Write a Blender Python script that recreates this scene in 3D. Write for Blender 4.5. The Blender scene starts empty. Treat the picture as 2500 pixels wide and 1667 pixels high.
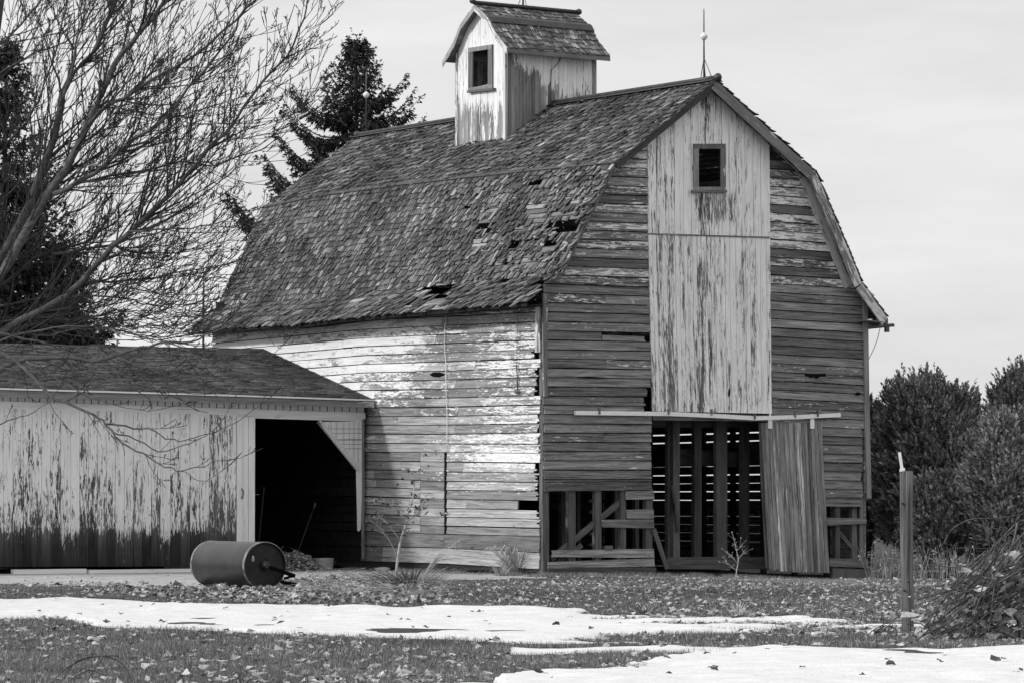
import bpy, math, random
import numpy as np
from mathutils import Vector, Matrix
random.seed(7); RS = np.random.RandomState(11)
sc = bpy.context.scene; COL = sc.collection
R = math.radians
# ------------------------------------------------------------------ camera model (pixels of the 2500 x 1667 photograph)
FPX, CX, CY, HOR, CAMH = 8200.0, 1250.0, 833.5, 1230.0, 1.35
PITCH = math.atan((HOR-CY)/FPX)
CAM = Vector((0, 0, CAMH))
def ray(px, py):
    x, y = (px-CX)/FPX, (CY-py)/FPX
    c, s = math.cos(PITCH), math.sin(PITCH)
    return Vector((x, c-s*y, s+c*y))
def proj(p):
    q = Vector(p)-CAM; c, s = math.cos(PITCH), math.sin(PITCH)
    d = c*q.y+s*q.z; u = -s*q.y+c*q.z
    return CX+FPX*q.x/d, CY-FPX*u/d
def projn(P):
    c, s = math.cos(PITCH), math.sin(PITCH)
    z = P[:, 2]-CAMH; d = c*P[:, 1]+s*z; u = -s*P[:, 1]+c*z
    return CX+FPX*P[:, 0]/d, CY-FPX*u/d
def hit(px, py, P, n):
    d = ray(px, py); n = Vector(n)
    return CAM+d*((Vector(P)-CAM).dot(n)/d.dot(n))
def at_depth(px, py, Y):
    d = ray(px, py); return CAM+d*(Y/d.y)
def lerp(a, b, t): return a+(b-a)*t
def sstep(a, b, x):
    t = np.clip((x-a)/(b-a), 0, 1); return t*t*(3-2*t)
def interp(x, xs, ys): return float(np.interp(x, xs, ys))
# ------------------------------------------------------------------ noise
def vnoise(x, y, seed=0):
    x = np.asarray(x, float); y = np.asarray(y, float)
    xi = np.floor(x).astype(np.int64); yi = np.floor(y).astype(np.int64); fx = x-xi; fy = y-yi
    fx = fx*fx*(3-2*fx); fy = fy*fy*(3-2*fy)
    def h(a, b):
        n = (a*374761393+b*668265263+seed*1442695041) & 0x7fffffff
        n = ((n ^ (n >> 13))*1274126177) & 0x7fffffff
        return ((n ^ (n >> 16)) & 0xffff)/65535.0
    a, b, c, d = h(xi, yi), h(xi+1, yi), h(xi, yi+1), h(xi+1, yi+1)
    return (a*(1-fx)+b*fx)*(1-fy)+(c*(1-fx)+d*fx)*fy
def fbm(x, y, o=4, seed=0):
    s = 0; a = .5; f = 1
    for i in range(o):
        s = s+a*(vnoise(x*f, y*f, seed+i)*2-1); a *= .5; f *= 2.03
    return s
def gz(x, y):
    x = np.asarray(x, float); y = np.asarray(y, float)
    z = -.16*sstep(52, 67, y)-.26*np.exp(-(((x-8)/3.6)**2+((y-76)/5)**2))
    return z+.035*fbm(x/4.0, y/4.0, 2, 5)*(1-sstep(64, 68, y))
def ground(px, py):
    d = ray(px, py); z = 0
    for i in range(12):
        t = (z-CAMH)/d.z if d.z < -1e-5 else 500
        p = CAM+d*t; z = float(gz(p.x, p.y))
    return Vector((p.x, p.y, z))
# ------------------------------------------------------------------ object helpers
def tag(o, label=None, cat=None, group=None, kind=None):
    if label: o['label'] = label
    if cat: o['category'] = cat
    if group: o['group'] = group
    if kind: o['kind'] = kind
    return o
def thing(name, label, cat, loc, group=None):
    o = bpy.data.objects.new(name, None); COL.objects.link(o); o.location = loc
    o.empty_display_size = .3
    return tag(o, label, cat, group)
def worldloc(o):
    l = Vector((0, 0, 0))
    while o: l = l+o.location; o = o.parent
    return l
class MB:
    def __init__(s): s.v = []; s.f = []; s.uv = []; s.c = []; s.smooth = []
    def add(s, p, uv=(0, 0), c=(.5, 0, 0)):
        s.v.append((p[0], p[1], p[2])); s.uv.append(uv); s.c.append((c[0], c[1], c[2], 1)); return len(s.v)-1
    def face(s, ids, sm=False): s.f.append(tuple(ids)); s.smooth.append(sm)
    def plank(s, bot, top, n, tb, tt, col=None, cov=None, dark=0, back=0.0, u0=None, vertical=False):
        """bot/top: equal-length lists of points along the board; n outward normal; tb/tt thickness at bottom/top edge"""
        rnd = random.random() if col is None else col
        u = random.random()*40 if u0 is None else u0; n = Vector(n); k = len(bot); rows = []; vv = random.random()*7
        for i in range(k):
            if i: u += (Vector(bot[i])-Vector(bot[i-1])).length
            h = (Vector(top[i])-Vector(bot[i])).length
            B = Vector(bot[i]); T = Vector(top[i])
            def cc(P):
                cv = cov(P) if callable(cov) else (cov or 0)
                dk = dark(P) if callable(dark) else dark
                return (rnd, cv, dk)
            cb, ct = cc(B), cc(T)
            rows.append([s.add(B+n*tb, (u, vv), cb), s.add(T+n*tt, (u, vv+h), ct),
                         s.add(T-n*back, (u, vv+h+.02), ct), s.add(B-n*back, (u, vv-.02), cb)])
        for i in range(k-1):
            a, b = rows[i], rows[i+1]
            s.face((a[0], b[0], b[1], a[1])); s.face((a[1], b[1], b[2], a[2]))
            s.face((a[2], b[2], b[3], a[3])); s.face((a[3], b[3], b[0], a[0]))
        a = rows[0]; s.face((a[0], a[1], a[2], a[3])); a = rows[-1]; s.face((a[3], a[2], a[1], a[0]))
    def box(s, c, ax, ay, az, lx, ly, lz, col=None, cov=0, dark=0):
        """centre, axes, full sizes; grain (uv.x) runs along the longest axis"""
        rnd = random.random() if col is None else col
        c = Vector(c); A = [Vector(ax).normalized(), Vector(ay).normalized(), Vector(az).normalized()]; L = [lx, ly, lz]
        o = int(np.argmax(L)); u0 = random.random()*30; ids = {}
        for i in (-1, 1):
            for j in (-1, 1):
                for k in (-1, 1):
                    q = [i*lx/2, j*ly/2, k*lz/2]; P = c+A[0]*q[0]+A[1]*q[1]+A[2]*q[2]
                    r = [q[m] for m in range(3) if m != o]
                    ids[(i, j, k)] = s.add(P, (u0+q[o], r[0]+r[1]), (rnd, cov, dark))
        g = ids
        for f in (((-1,-1,-1),(-1,-1,1),(-1,1,1),(-1,1,-1)), ((1,-1,-1),(1,1,-1),(1,1,1),(1,-1,1)),
                  ((-1,-1,-1),(1,-1,-1),(1,-1,1),(-1,-1,1)), ((-1,1,-1),(-1,1,1),(1,1,1),(1,1,-1)),
                  ((-1,-1,-1),(-1,1,-1),(1,1,-1),(1,-1,-1)), ((-1,-1,1),(1,-1,1),(1,1,1),(-1,1,1))):
            s.face([g[q] for q in f])
    def bar(s, p, q, w, d, n, **k):
        """a squared timber from p to q, w wide across, d deep along n"""
        p, q = Vector(p), Vector(q); a = (q-p); n = Vector(n); sd = a.cross(n).normalized(); nn = sd.cross(a).normalized()
        s.box((p+q)/2, a, sd, nn, a.length, w, d, **k)
    def tube(s, pts, rad, sides=6, col=None, cap=True, cov=0, sm=True):
        rnd = random.random() if col is None else col
        pts = [Vector(p) for p in pts]; n = len(pts); rings = []; u = random.random()*9
        if not hasattr(rad, '__len__'): rad = [rad]*n
        ref = Vector((.3, .2, 1)).normalized()
        for i in range(n):
            t = (pts[min(i+1, n-1)]-pts[max(i-1, 0)])
            if t.length < 1e-9: t = Vector((0, 0, 1))
            t.normalize(); r0 = ref if abs(t.dot(ref)) < .95 else Vector((1, 0, 0))
            a = t.cross(r0).normalized(); b = t.cross(a)
            if i: u += (pts[i]-pts[i-1]).length
            rings.append([s.add(pts[i]+(a*math.cos(2*math.pi*k/sides)+b*math.sin(2*math.pi*k/sides))*rad[i], (u, rad[i]*6*k/sides), (rnd, cov, 0)) for k in range(sides)])
        for i in range(n-1):
            for k in range(sides):
                k2 = (k+1) % sides; s.face((rings[i][k], rings[i][k2], rings[i+1][k2], rings[i+1][k]), sm)
        if cap: s.face(rings[0][::-1]); s.face(rings[-1])
    def lathe(s, c, ax, prof, sides=24, col=.5, sm=True, cap=True):
        c = Vector(c); ax = Vector(ax).normalized(); r0 = Vector((0, 0, 1)) if abs(ax.z) < .9 else Vector((1, 0, 0))
        a = ax.cross(r0).normalized(); b = ax.cross(a); rings = []
        for (h, r) in prof:
            rings.append([s.add(c+ax*h+(a*math.cos(2*math.pi*k/sides)+b*math.sin(2*math.pi*k/sides))*r, (h, r*6.28*k/sides), (col, 0, 0)) for k in range(sides)])
        for i in range(len(rings)-1):
            for k in range(sides):
                k2 = (k+1) % sides; s.face((rings[i][k], rings[i][k2], rings[i+1][k2], rings[i+1][k]), sm)
        if cap: s.face(rings[0][::-1]); s.face(rings[-1])
    def poly(s, pts, n, t, col=None, cov=0, dark=0):
        rnd = random.random() if col is None else col; n = Vector(n); k = len(pts)
        p0 = Vector(pts[0]); ex = Vector((0, 0, 1)); ey = n.cross(ex)
        A = [s.add(Vector(p)+n*t, ((Vector(p)-p0).dot(ex), (Vector(p)-p0).dot(ey)), (rnd, cov(p) if callable(cov) else cov, dark)) for p in pts]
        B = [s.add(Vector(p), ((Vector(p)-p0).dot(ex), (Vector(p)-p0).dot(ey)), (rnd, 0, dark)) for p in pts]
        s.face(A); s.face(B[::-1])
        for i in range(k): j = (i+1) % k; s.face((A[j], A[i], B[i], B[j]))
    def build(s, name, mat, parent=None, loc=None):
        me = bpy.data.meshes.new(name)
        o = bpy.data.objects.new(name, me); COL.objects.link(o)
        org = Vector((0, 0, 0))
        if parent is not None: o.parent = parent; org = worldloc(parent)
        if loc is not None: o.location = Vector(loc)-org; org = Vector(loc)
        V = [(a-org.x, b-org.y, c-org.z) for a, b, c in s.v]
        me.from_pydata(V, [], s.f)
        me.polygons.foreach_set('use_smooth', s.smooth)
        li = np.zeros(len(me.loops), dtype=np.int32); me.loops.foreach_get('vertex_index', li)
        uv = me.uv_layers.new(name='UVMap'); uv.data.foreach_set('uv', np.array(s.uv, dtype=np.float32)[li].ravel())
        ca = me.color_attributes.new('A', 'FLOAT_COLOR', 'POINT'); ca.data.foreach_set('color', np.array(s.c, dtype=np.float32).ravel())
        me.materials.append(mat); me.update()
        return o
def npmesh(name, V, Fc, mat, parent=None, col=None, smooth=False, nside=3, loc=None):
    me = bpy.data.meshes.new(name); n = len(V); m = len(Fc)
    o = bpy.data.objects.new(name, me); COL.objects.link(o)
    org = np.zeros(3)
    if parent is not None: o.parent = parent; org = np.array(worldloc(parent))
    if loc is not None: o.location = Vector(loc)-Vector(org); org = np.array(loc)
    me.vertices.add(n); me.vertices.foreach_set('co', (np.asarray(V)-org).astype(np.float32).ravel())
    me.loops.add(m*nside); me.loops.foreach_set('vertex_index', np.asarray(Fc, dtype=np.int32).ravel())
    me.polygons.add(m); me.polygons.foreach_set('loop_start', np.arange(0, m*nside, nside, dtype=np.int32))
    me.polygons.foreach_set('loop_total', np.full(m, nside, dtype=np.int32))
    me.polygons.foreach_set('use_smooth', np.full(m, smooth, dtype=bool))
    if col is not None:
        ca = me.color_attributes.new('A', 'FLOAT_COLOR', 'POINT'); c = np.zeros((n, 4), np.float32); c[:, 0] = col; c[:, 3] = 1
        ca.data.foreach_set('color', c.ravel())
    me.materials.append(mat); me.update(calc_edges=True); me.validate()
    return o
# ------------------------------------------------------------------ materials (the photograph is black and white: every colour is a grey)
class NT:
    def __init__(s, name):
        s.m = bpy.data.materials.new(name); s.m.use_nodes = True; s.t = s.m.node_tree; s.n = s.t.nodes; s.l = s.t.links
        s.b = s.n['Principled BSDF']
    def new(s, typ, **k):
        n = s.n.new(typ)
        for a, b in k.items(): setattr(n, a, b)
        return n
    def link(s, a, b): s.l.new(a, b)
    def math(s, op, a, b=None, c=None, clamp=False):
        n = s.new('ShaderNodeMath', operation=op, use_clamp=clamp)
        for i, x in enumerate((a, b, c)):
            if x is None: continue
            if isinstance(x, (int, float)): n.inputs[i].default_value = x
            else: s.link(x, n.inputs[i])
        return n.outputs[0]
    def noise(s, vec, scale=1, detail=4, rough=.55, dist=0):
        n = s.new('ShaderNodeTexNoise'); n.inputs['Scale'].default_value = scale; n.inputs['Detail'].default_value = detail
        n.inputs['Roughness'].default_value = rough; n.inputs['Distortion'].default_value = dist
        if vec is not None: s.link(vec, n.inputs['Vector'])
        return n.outputs['Fac']
    def vec(s, x, y, z):
        n = s.new('ShaderNodeCombineXYZ')
        for i, a in enumerate((x, y, z)):
            if isinstance(a, (int, float)): n.inputs[i].default_value = a
            else: s.link(a, n.inputs[i])
        return n.outputs[0]
    def mapr(s, v, a, b, c, d, clamp=True):
        n = s.new('ShaderNodeMapRange'); n.clamp = clamp; s.link(v, n.inputs[0])
        for i, x in enumerate((a, b, c, d)):
            if isinstance(x, (int, float)): n.inputs[i+1].default_value = x
            else: s.link(x, n.inputs[i+1])
        return n.outputs[0]
    def attr(s):
        a = s.new('ShaderNodeAttribute'); a.attribute_name = 'A'; x = s.new('ShaderNodeSeparateColor'); s.link(a.outputs['Color'], x.inputs[0])
        return x.outputs[0], x.outputs[1], x.outputs[2]
    def uv(s):
        a = s.new('ShaderNodeTexCoord'); x = s.new('ShaderNodeSeparateXYZ'); s.link(a.outputs['UV'], x.inputs[0]); return x.outputs[0], x.outputs[1]
    def obj(s): return s.new('ShaderNodeNewGeometry').outputs['Position']
    def grey(s, v): s.link(v, s.b.inputs['Base Color'])
    def bump(s, h, strength=.5, dist=.01):
        n = s.new('ShaderNodeBump'); n.inputs['Strength'].default_value = strength; n.inputs['Distance'].default_value = dist
        s.link(h, n.inputs['Height']); s.link(n.outputs[0], s.b.inputs['Normal'])
def wood(name, lo, hi, paint=None, pu=1.6, pv=11.0, rough=.85, gv=38.0, sharp=22, pvar=.12, plo=.72, phi=.28):
    """weathered timber with grain along uv.x and flaking paint where the coverage attribute says"""
    T = NT(name); r, cov, dk = T.attr(); u, v = T.uv()
    ro = T.math('MULTIPLY', r, 37.3)
    g = T.noise(T.vec(T.math('MULTIPLY', u, 1.3), T.math('MULTIPLY', v, gv), ro), 1, 5, .65, .6)
    g2 = T.noise(T.vec(T.math('MULTIPLY', u, .55), T.math('MULTIPLY', v, 5.0), ro), 1, 4, .6, .8)
    g3 = T.noise(T.vec(T.math('MULTIPLY', u, 6.0), T.math('MULTIPLY', v, 160.0), ro), 1, 2, .5)
    a = T.math('ADD', T.math('MULTIPLY', g, .5), T.math('MULTIPLY', g2, .35)); a = T.math('ADD', a, T.math('MULTIPLY', g3, .15))
    w = T.mapr(a, .38, .62, lo, hi)
    w = T.math('MULTIPLY', w, T.mapr(r, 0, 1, .58, 1.42))
    ck = T.noise(T.vec(T.math('MULTIPLY', u, .9), T.math('MULTIPLY', v, 62.0), T.math('ADD', ro, 31.0)), 1, 3, .55, .5)
    crack = T.mapr(ck, .60, .66, 1.0, .30); w = T.math('MULTIPLY', w, crack)
    kn = T.noise(T.vec(T.math('MULTIPLY', u, 3.2), T.math('MULTIPLY', v, 13.0), T.math('ADD', ro, 51.0)), 1, 1, .4)
    w = T.math('MULTIPLY', w, T.mapr(kn, .76, .80, 1.0, .35))
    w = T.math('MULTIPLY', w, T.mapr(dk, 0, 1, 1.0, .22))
    out = w; h = T.math('MULTIPLY', g, .6)
    if paint:
        p = T.noise(T.vec(T.math('MULTIPLY', u, pu), T.math('MULTIPLY', v, pv), T.math('ADD', ro, 5.0)), 1, 9, .68, .5)
        p2 = T.noise(T.vec(T.math('MULTIPLY', u, pu*.3), T.math('MULTIPLY', v, pv*.28), T.math('ADD', ro, 9.0)), 1, 3, .5)
        p3 = T.noise(T.vec(T.math('MULTIPLY', u, pu*2.6), T.math('MULTIPLY', v, pv*2.2), T.math('ADD', ro, 19.0)), 1, 4, .6, .6)
        pp = T.math('ADD', T.math('MULTIPLY', p, .48), T.math('MULTIPLY', p2, .24)); pp = T.math('ADD', pp, T.math('MULTIPLY', p3, .28))
        thr = T.mapr(cov, 0, 1, plo, phi)
        m = T.math('MULTIPLY', T.math('SUBTRACT', pp, thr), sharp*1.8, clamp=True)
        m = T.math('MULTIPLY', m, T.mapr(ck, .66, .69, 1.0, .15))
        dirt = T.noise(T.vec(T.math('MULTIPLY', u, 1.1), T.math('MULTIPLY', v, 9.0), ro), 1, 5, .6)
        pc = T.mapr(dirt, .3, .7, paint*(1-pvar*1.6), paint*(1+pvar*.35))
        pc = T.math('MULTIPLY', pc, T.mapr(g, .3, .55, .86, 1.0))
        pc = T.math('MULTIPLY', pc, T.mapr(dk, 0, 1, 1.0, .5))
        mx = T.new('ShaderNodeMix'); mx.data_type = 'FLOAT'; T.link(m, mx.inputs[0]); T.link(w, mx.inputs[2]); T.link(pc, mx.inputs[3]); out = mx.outputs[0]
        h = T.math('ADD', h, T.math('MULTIPLY', m, .5))
    T.grey(out); T.bump(h, .55, .006); T.b.inputs['Roughness'].default_value = rough
    T.b.inputs['Specular IOR Level'].default_value = .25
    return T.m
def shingle_mat(name, lo, hi, vlo=.6, vhi=1.65):
    T = NT(name); r, cov, dk = T.attr(); u, v = T.uv(); ro = T.math('MULTIPLY', r, 51.0)
    g = T.noise(T.vec(T.math('MULTIPLY', u, 4.0), T.math('MULTIPLY', v, 42.0), ro), 1, 5, .65, .4)
    g2 = T.noise(T.obj(), .75, 5, .65)
    lic = T.noise(T.obj(), 9.0, 5, .65)
    w = T.mapr(g, .3, .7, lo, hi)
    rr = T.math('POWER', r, 1.7)
    w = T.math('MULTIPLY', w, T.math('MULTIPLY', T.mapr(rr, 0, 1, vlo, vhi), T.mapr(r, .93, .95, 1.0, 1.0+(vhi-1)*.7))); w = T.math('MULTIPLY', w, T.mapr(g2, .33, .67, .5, 1.45))
    w = T.math('MULTIPLY', w, T.mapr(lic, .58, .72, 1.0, 1.35)); w = T.math('MULTIPLY', w, T.mapr(dk, 0, 1, 1, .4))
    T.grey(w); T.bump(g, .6, .006); T.b.inputs['Roughness'].default_value = .9; T.b.inputs['Specular IOR Level'].default_value = .2
    return T.m
def plain(name, lo, hi, scale=8.0, rough=.8, metal=0, bump=.3, detail=5, spec=.3, rnd=True, rv=.3):
    T = NT(name); n = T.noise(T.obj(), scale, detail, .6); w = T.mapr(n, .3, .7, lo, hi)
    if rnd:
        r, c, d = T.attr(); w = T.math('MULTIPLY', w, T.mapr(r, 0, 1, 1-rv, 1+rv))
    T.grey(w); T.bump(n, bump, .01); T.b.inputs['Roughness'].default_value = rough; T.b.inputs['Metallic'].default_value = metal
    T.b.inputs['Specular IOR Level'].default_value = spec
    return T.m
M = {}
M['side'] = wood('side siding wood', .12, .42, .78, pu=3.2, pv=20, plo=.645, phi=.36, sharp=30)
M['gable'] = wood('gable siding wood', .045, .30, .74, pu=2.8, pv=18, plo=.655, phi=.36, sharp=30)
M['vert'] = wood('vertical boards', .07, .25, .86, pu=1.9, pv=24, sharp=26, gv=36, plo=.645, phi=.37)
M['trim'] = wood('trim wood', .11, .28, .66, pu=1.5, pv=10)
M['cup'] = wood('cupola boards', .12, .33, .82, pu=2.0, pv=20, sharp=24, plo=.645, phi=.36)
M['frame'] = wood('framing timber', .055, .19, .55)
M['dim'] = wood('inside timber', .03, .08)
M['door'] = wood('sliding door boards', .07, .38, .80, pu=.9, pv=22, sharp=14, gv=30, plo=.66, phi=.36)
M['sheath'] = wood('roof sheathing', .09, .36)
M['sheddoor'] = wood('shed painted boards', .03, .16, .76, pu=3.2, pv=26, sharp=30, pvar=.07, plo=.66, phi=.34)
M['white'] = wood('painted trim', .10, .2, .76, pu=1.2, pv=6, pvar=.08)
M['post'] = wood('post wood', .035, .21, gv=45)
M['shingle'] = shingle_mat('wood shingles', .010, .23, .5, 1.55)
M['asphalt'] = shingle_mat('asphalt shingles', .055, .12, .75, 1.3)
M['metaldark'] = plain('dark metal', .035, .075, 6, .5, .4)
M['metal'] = plain('galvanised steel', .5, .7, 14, .3, .45, .12)
M['metaltrack'] = plain('galvanised track', .62, .85, 30, .5, .1, .2)
M['rod'] = plain('rod steel', .12, .2, 6, .45, .5)
M['glassball'] = plain('pale ball', .6, .72, 6, .25, 0, .05)
M['black'] = plain('flat black', .006, .01, 5, 1.0, spec=0.0)  # near black; also paints the dark of holes and slots
M['concrete'] = plain('concrete', .13, .24, 5, .9)
M['bark'] = plain('bark', .035, .10, 14, .9, 0, .6)
M['twig'] = plain('twig bark', .018, .05, 10, .9, 0, .3)
M['sbark'] = plain('conifer bark', .06, .12, 8, .9)
M['needle'] = plain('spruce needles', .016, .045, 3, .7, spec=.2)
M['pneedle'] = plain('pine needles', .13, .32, 2.0, .6, spec=.3, rv=.65)
M['pneedle_pale'] = plain('pale pine needles', .18, .42, 2.0, .6, spec=.3, rv=.6)
M['pneedle_dark'] = plain('dark pine needles', .07, .18, 2.0, .6, spec=.3, rv=.6)
M['inwall_shade'] = plain('shade-toned boards', .008, .022, 5, .95, 0, .5, spec=.05)  # barn wall inside the shed: its shade is put into the colour
M['leaf'] = plain('dry leaves', .24, .52, 30, .75, 0, .3)
M['darkleaf'] = plain('dark leaves', .05, .1, 30, .8)
M['straw'] = plain('dry straw', .30, .5, 10, .7)
M['stem'] = plain('vine stems', .02, .11, 9, .8)
M['stone'] = plain('stone', .3, .42, 12, .9)
M['sack'] = plain('crumpled sack', .10, .22, 14, .8, 0, .6)
# ------------------------------------------------------------------ barn frames
AL = R(32.5)
U = Vector((math.cos(AL), math.sin(AL), 0)); V = Vector((-math.sin(AL), math.cos(AL), 0)); Z = Vector((0, 0, 1))
C0 = Vector(((1326-CX)/FPX*71.3, 71.3, 0))
class Plane:
    """vertical plane through P containing horizontal direction A, outward normal N"""
    def __init__(s, P, A, N): s.P = Vector(P); s.A = Vector(A); s.N = Vector(N)
    def at(s, px, py, off=0.0): return hit(px, py, s.P+s.N*off, s.N)
    def az(s, px, py, off=0.0):
        p = s.at(px, py, off); return (p-s.P).dot(s.A), p.z
    def pt(s, a, z, off=0.0): return Vector((s.P.x, s.P.y, 0))+s.A*a+s.N*off+Z*z
G = Plane(C0, U, -V)      # gable
S = Plane(C0, V, -U)      # long side
W = G.az(2110, 1100)[0]
L = S.az(512, 840)[0]
OV = .36                  # rake overhang
def gp(px, py): return G.az(px, py, OV)
pr_ridge = gp(1750, 196); pr_kl = gp(1503, 399); pr_fl = gp(1372, 668); pr_el = gp(1278, 742)
pr_kr = gp(1995, 422); pr_fr = gp(2106, 690); pr_er = gp(2169, 776)
prof = [pr_el, pr_fl, pr_kl, pr_ridge, pr_kr, pr_fr, pr_er]
print('W', W, 'L', L, 'prof', [(round(a, 2), round(b, 2)) for a, b in prof])
# height of eave, break and ridge along the length, read on the vertical planes they lie in
def along(pr, pts):
    P = G.pt(pr[0], 0, OV); out = []
    for (x, y) in pts:
        q = hit(x, y, P, U); out.append(((q-C0).dot(V), q.z))
    out.sort(); return out
c_e = along(pr_el, [(1278, 742), (1064, 761), (825, 781), (713, 796), (560, 803), (461, 812)])
c_k = along(pr_kl, [(1503, 399), (1275, 420), (983, 452), (776, 480), (643, 508)])
c_r = along(pr_ridge, [(1750, 196), (1349, 257), (1110, 297), (872, 335)])
print('eave', c_e, 'knee', c_k, 'ridge', c_r)
def zc(c, v): return interp(v, [a for a, b in c], [b for a, b in c])
v0 = -OV; VE = {'e': c_e[-1][0]+.25, 'k': c_k[-1][0], 'r': c_r[-1][0]}
def rails(side):
    """four rails of one roof side: functions of s in 0..1 giving points"""
    if side < 0: ps = (pr_el, pr_fl, pr_kl, pr_ridge)
    else: ps = (pr_er, pr_fr, pr_kr, pr_ridge)
    def mk(i):
        a = ps[i][0]; c = (c_e, c_e, c_k, c_r)[i]; ve = (VE['e'], VE['e']*.75+VE['k']*.25, VE['k'], VE['r'])[i]
        z00 = zc(c, v0)
        def f(s):
            v = lerp(v0, ve, s); return C0*1.0+U*a+V*v+Z*(ps[i][1]+zc(c, v)-z00)
        return f
    return [mk(i) for i in range(4)]
def profile_z(u, inner=.05):
    us = [p[0] for p in prof]; zs = [p[1] for p in prof]; return interp(u, us, zs)-inner
def u_left(z):  return interp(z, [p[1] for p in prof[:4]], [p[0] for p in prof[:4]])
def u_right(z): return interp(z, [p[1] for p in prof[:2:-1]], [p[0] for p in prof[:2:-1]])
barn = thing('barn', 'large weathered two-storey gambrel barn with peeling white paint and broken wood shingle roof', 'barn', (C0.x, C0.y, -.15))
# ------------------------------------------------------------------ long side wall
def cov_side(P):
    x, y = proj(P)
    c = .34
    c += .42*(1-sstep(940, 1100, x))*(1-sstep(880, 1000, y))
    c += .20*sstep(1130, 1240, x)*(1-sstep(1060, 1120, y))
    c += .30*sstep(1120, 1200, x)*sstep(1090, 1110, y)*(1-sstep(1135, 1150, y))
    c -= .24*(1-sstep(1040, 1110, x))*sstep(950, 1060, y)
    c += .22*(1-sstep(900, 960, x))*sstep(1040, 1060, y)*(1-sstep(1260, 1280, y))
    c -= .30*sstep(1180, 1220, y)*sstep(960, 1090, x)
    c -= .5*sstep(1285, 1300, y)
    c -= .25*(1-sstep(752, 790, y+(x-1278)*-.09))*sstep(900, 1000, x)
    return float(np.clip(c, 0, 1))
XC = [518, 680, 883, 1089, 1322]
def row_hi(k): return [700+(a+b*k)/2.767 for a, b in zip([383, 340, 288, 262, 232], [52, 56, 58.6, 61, 62.6])]
low = [(120,125,130),(205,210,217),(290,300,312),(372,395,405),(458,485,495),(540,570,580),(630,655,672),(712,745,762),(795,828,848),(880,912,935),(962,990,1012),(1105,1125,1167),(1250,1275,1330)]
rows = [row_hi(k) for k in range(-2, 13)]
for a, b, c in low:
    y = [1050+q/3.92 for q in (a, b, c)]
    s_ = (y[1]-y[0])/199*.7
    rows.append([y[0]-s_*(883-512)*.6, y[0]-s_*(883-680)*.8, y[0], y[1], y[2]])
wb = {3: 678, 4: 714, 5: 754, 6: 793, 7: 834, 8: 881, 9: 916}
mb = MB(); mbi = MB(); N_ = S.N
def row_board(mb, i, x0, x1, dy0=1.2, dy1=-.9, rag=False, covo=None, tb=.032, tt=.009):
    n = max(2, int((x1-x0)/22)+1); jb = random.uniform(-.5, .5)
    xs = [lerp(x0, x1, q/(n-1)) for q in range(n)]
    def yy(r, x): return interp(x, XC, rows[r]) if x <= 1322 else rows[r][4]
    cj = random.uniform(-.16, .16); rnd = random.random()
    def cv(P):
        if covo is not None: return covo
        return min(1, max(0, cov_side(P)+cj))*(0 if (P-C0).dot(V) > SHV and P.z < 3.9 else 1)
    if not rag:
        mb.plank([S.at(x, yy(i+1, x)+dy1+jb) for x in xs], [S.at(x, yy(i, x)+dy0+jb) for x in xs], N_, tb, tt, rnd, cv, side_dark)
    else:
        m = 5; u0 = random.random()*40
        base = random.uniform(0, rag)
        for q in range(m):
            e = base+random.uniform(0, rag*.8)
            xe = [min(x, x1-e) for x in xs]
            xe = sorted(set(xe)); 
            if len(xe) < 2: continue
            f0, f1 = q/m, (q+1)/m
            def yl(x, f): return lerp(yy(i, x)+dy0, yy(i+1, x)+dy1, f)+jb
            mb.plank([S.at(x, yl(x, f1)) for x in xe], [S.at(x, yl(x, f0)) for x in xe], N_, lerp(tt, tb, f1), lerp(tt, tb, f0), rnd, cv, side_dark, u0=u0)
nr = len(rows)-1
SHV = S.az(884, 1100)[0]
def side_dark(P): return .8 if ((P-C0).dot(V) > SHV and P.z < 3.9) else float(.25*(1-sstep(895, 1000, proj(P)[0]))*sstep(1000, 1100, proj(P)[1])+.2*sstep(1290, 1330, proj(P)[1]))  # shed's shade painted into the boards: strong inside, faint beside its corner
for i in range(nr):
    xr = 1322
    y = rows[i][4]
    segs = []
    x = 520
    if i in wb: row_board(mb, i, 520, wb[i]-.3, covo=1.0); x = wb[i]
    elif i < 3: pass
    cuts = [x]
    if i >= 26:  # wide base boards
        cuts = [520, 936, 1320]
    else:
        xx = x+random.uniform(60, 300)
        while xx < 1180:
            cuts.append(xx); xx += random.uniform(150, 360)
        cuts.append(xr)
    if 14 <= i+1 <= 25 and 1104 < rows[i+1][3] < 1310:   # narrow door and the slot beside it
        pass
    for a, b in zip(cuts[:-1], cuts[1:]):
        last = b == cuts[-1]; rag = 0
        ym = (rows[i][4]+rows[i+1][4])/2
        if last:
            if 850 < ym < 880 or 895 < ym < 925: rag = 14
            elif 895 < ym < 965: rag = 11
            elif 1020 < ym < 1100: rag = 9
            elif 1125 < ym < 1290: rag = 13
            elif ym > 1290: rag = 3
            else: rag = 2
        b2 = b-.6 if not last else b
        if 1225 < ym < 1245 and last: b2 = 1266; rag = 0      # a missing piece
        if i >= 27: a2 = a
        seg = [(a, b2)]
        if rows[i][3] > 1100 and rows[i+1][3] < 1306:
            seg = []
            for (p, q) in [(a, b2)]:
                if p < 1028: seg.append((p, min(q, 1027.6)))
                if q > 1092.5: seg.append((max(p, 1092.5), q))
        for (p, q) in seg:
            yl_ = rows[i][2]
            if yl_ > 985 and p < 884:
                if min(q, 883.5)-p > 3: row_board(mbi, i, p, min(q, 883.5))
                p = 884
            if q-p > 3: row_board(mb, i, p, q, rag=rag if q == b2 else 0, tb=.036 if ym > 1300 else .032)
mb.build('side_wall', M['side'], barn); mbi.build('side_wall', M['inwall_shade'], barn)
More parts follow.
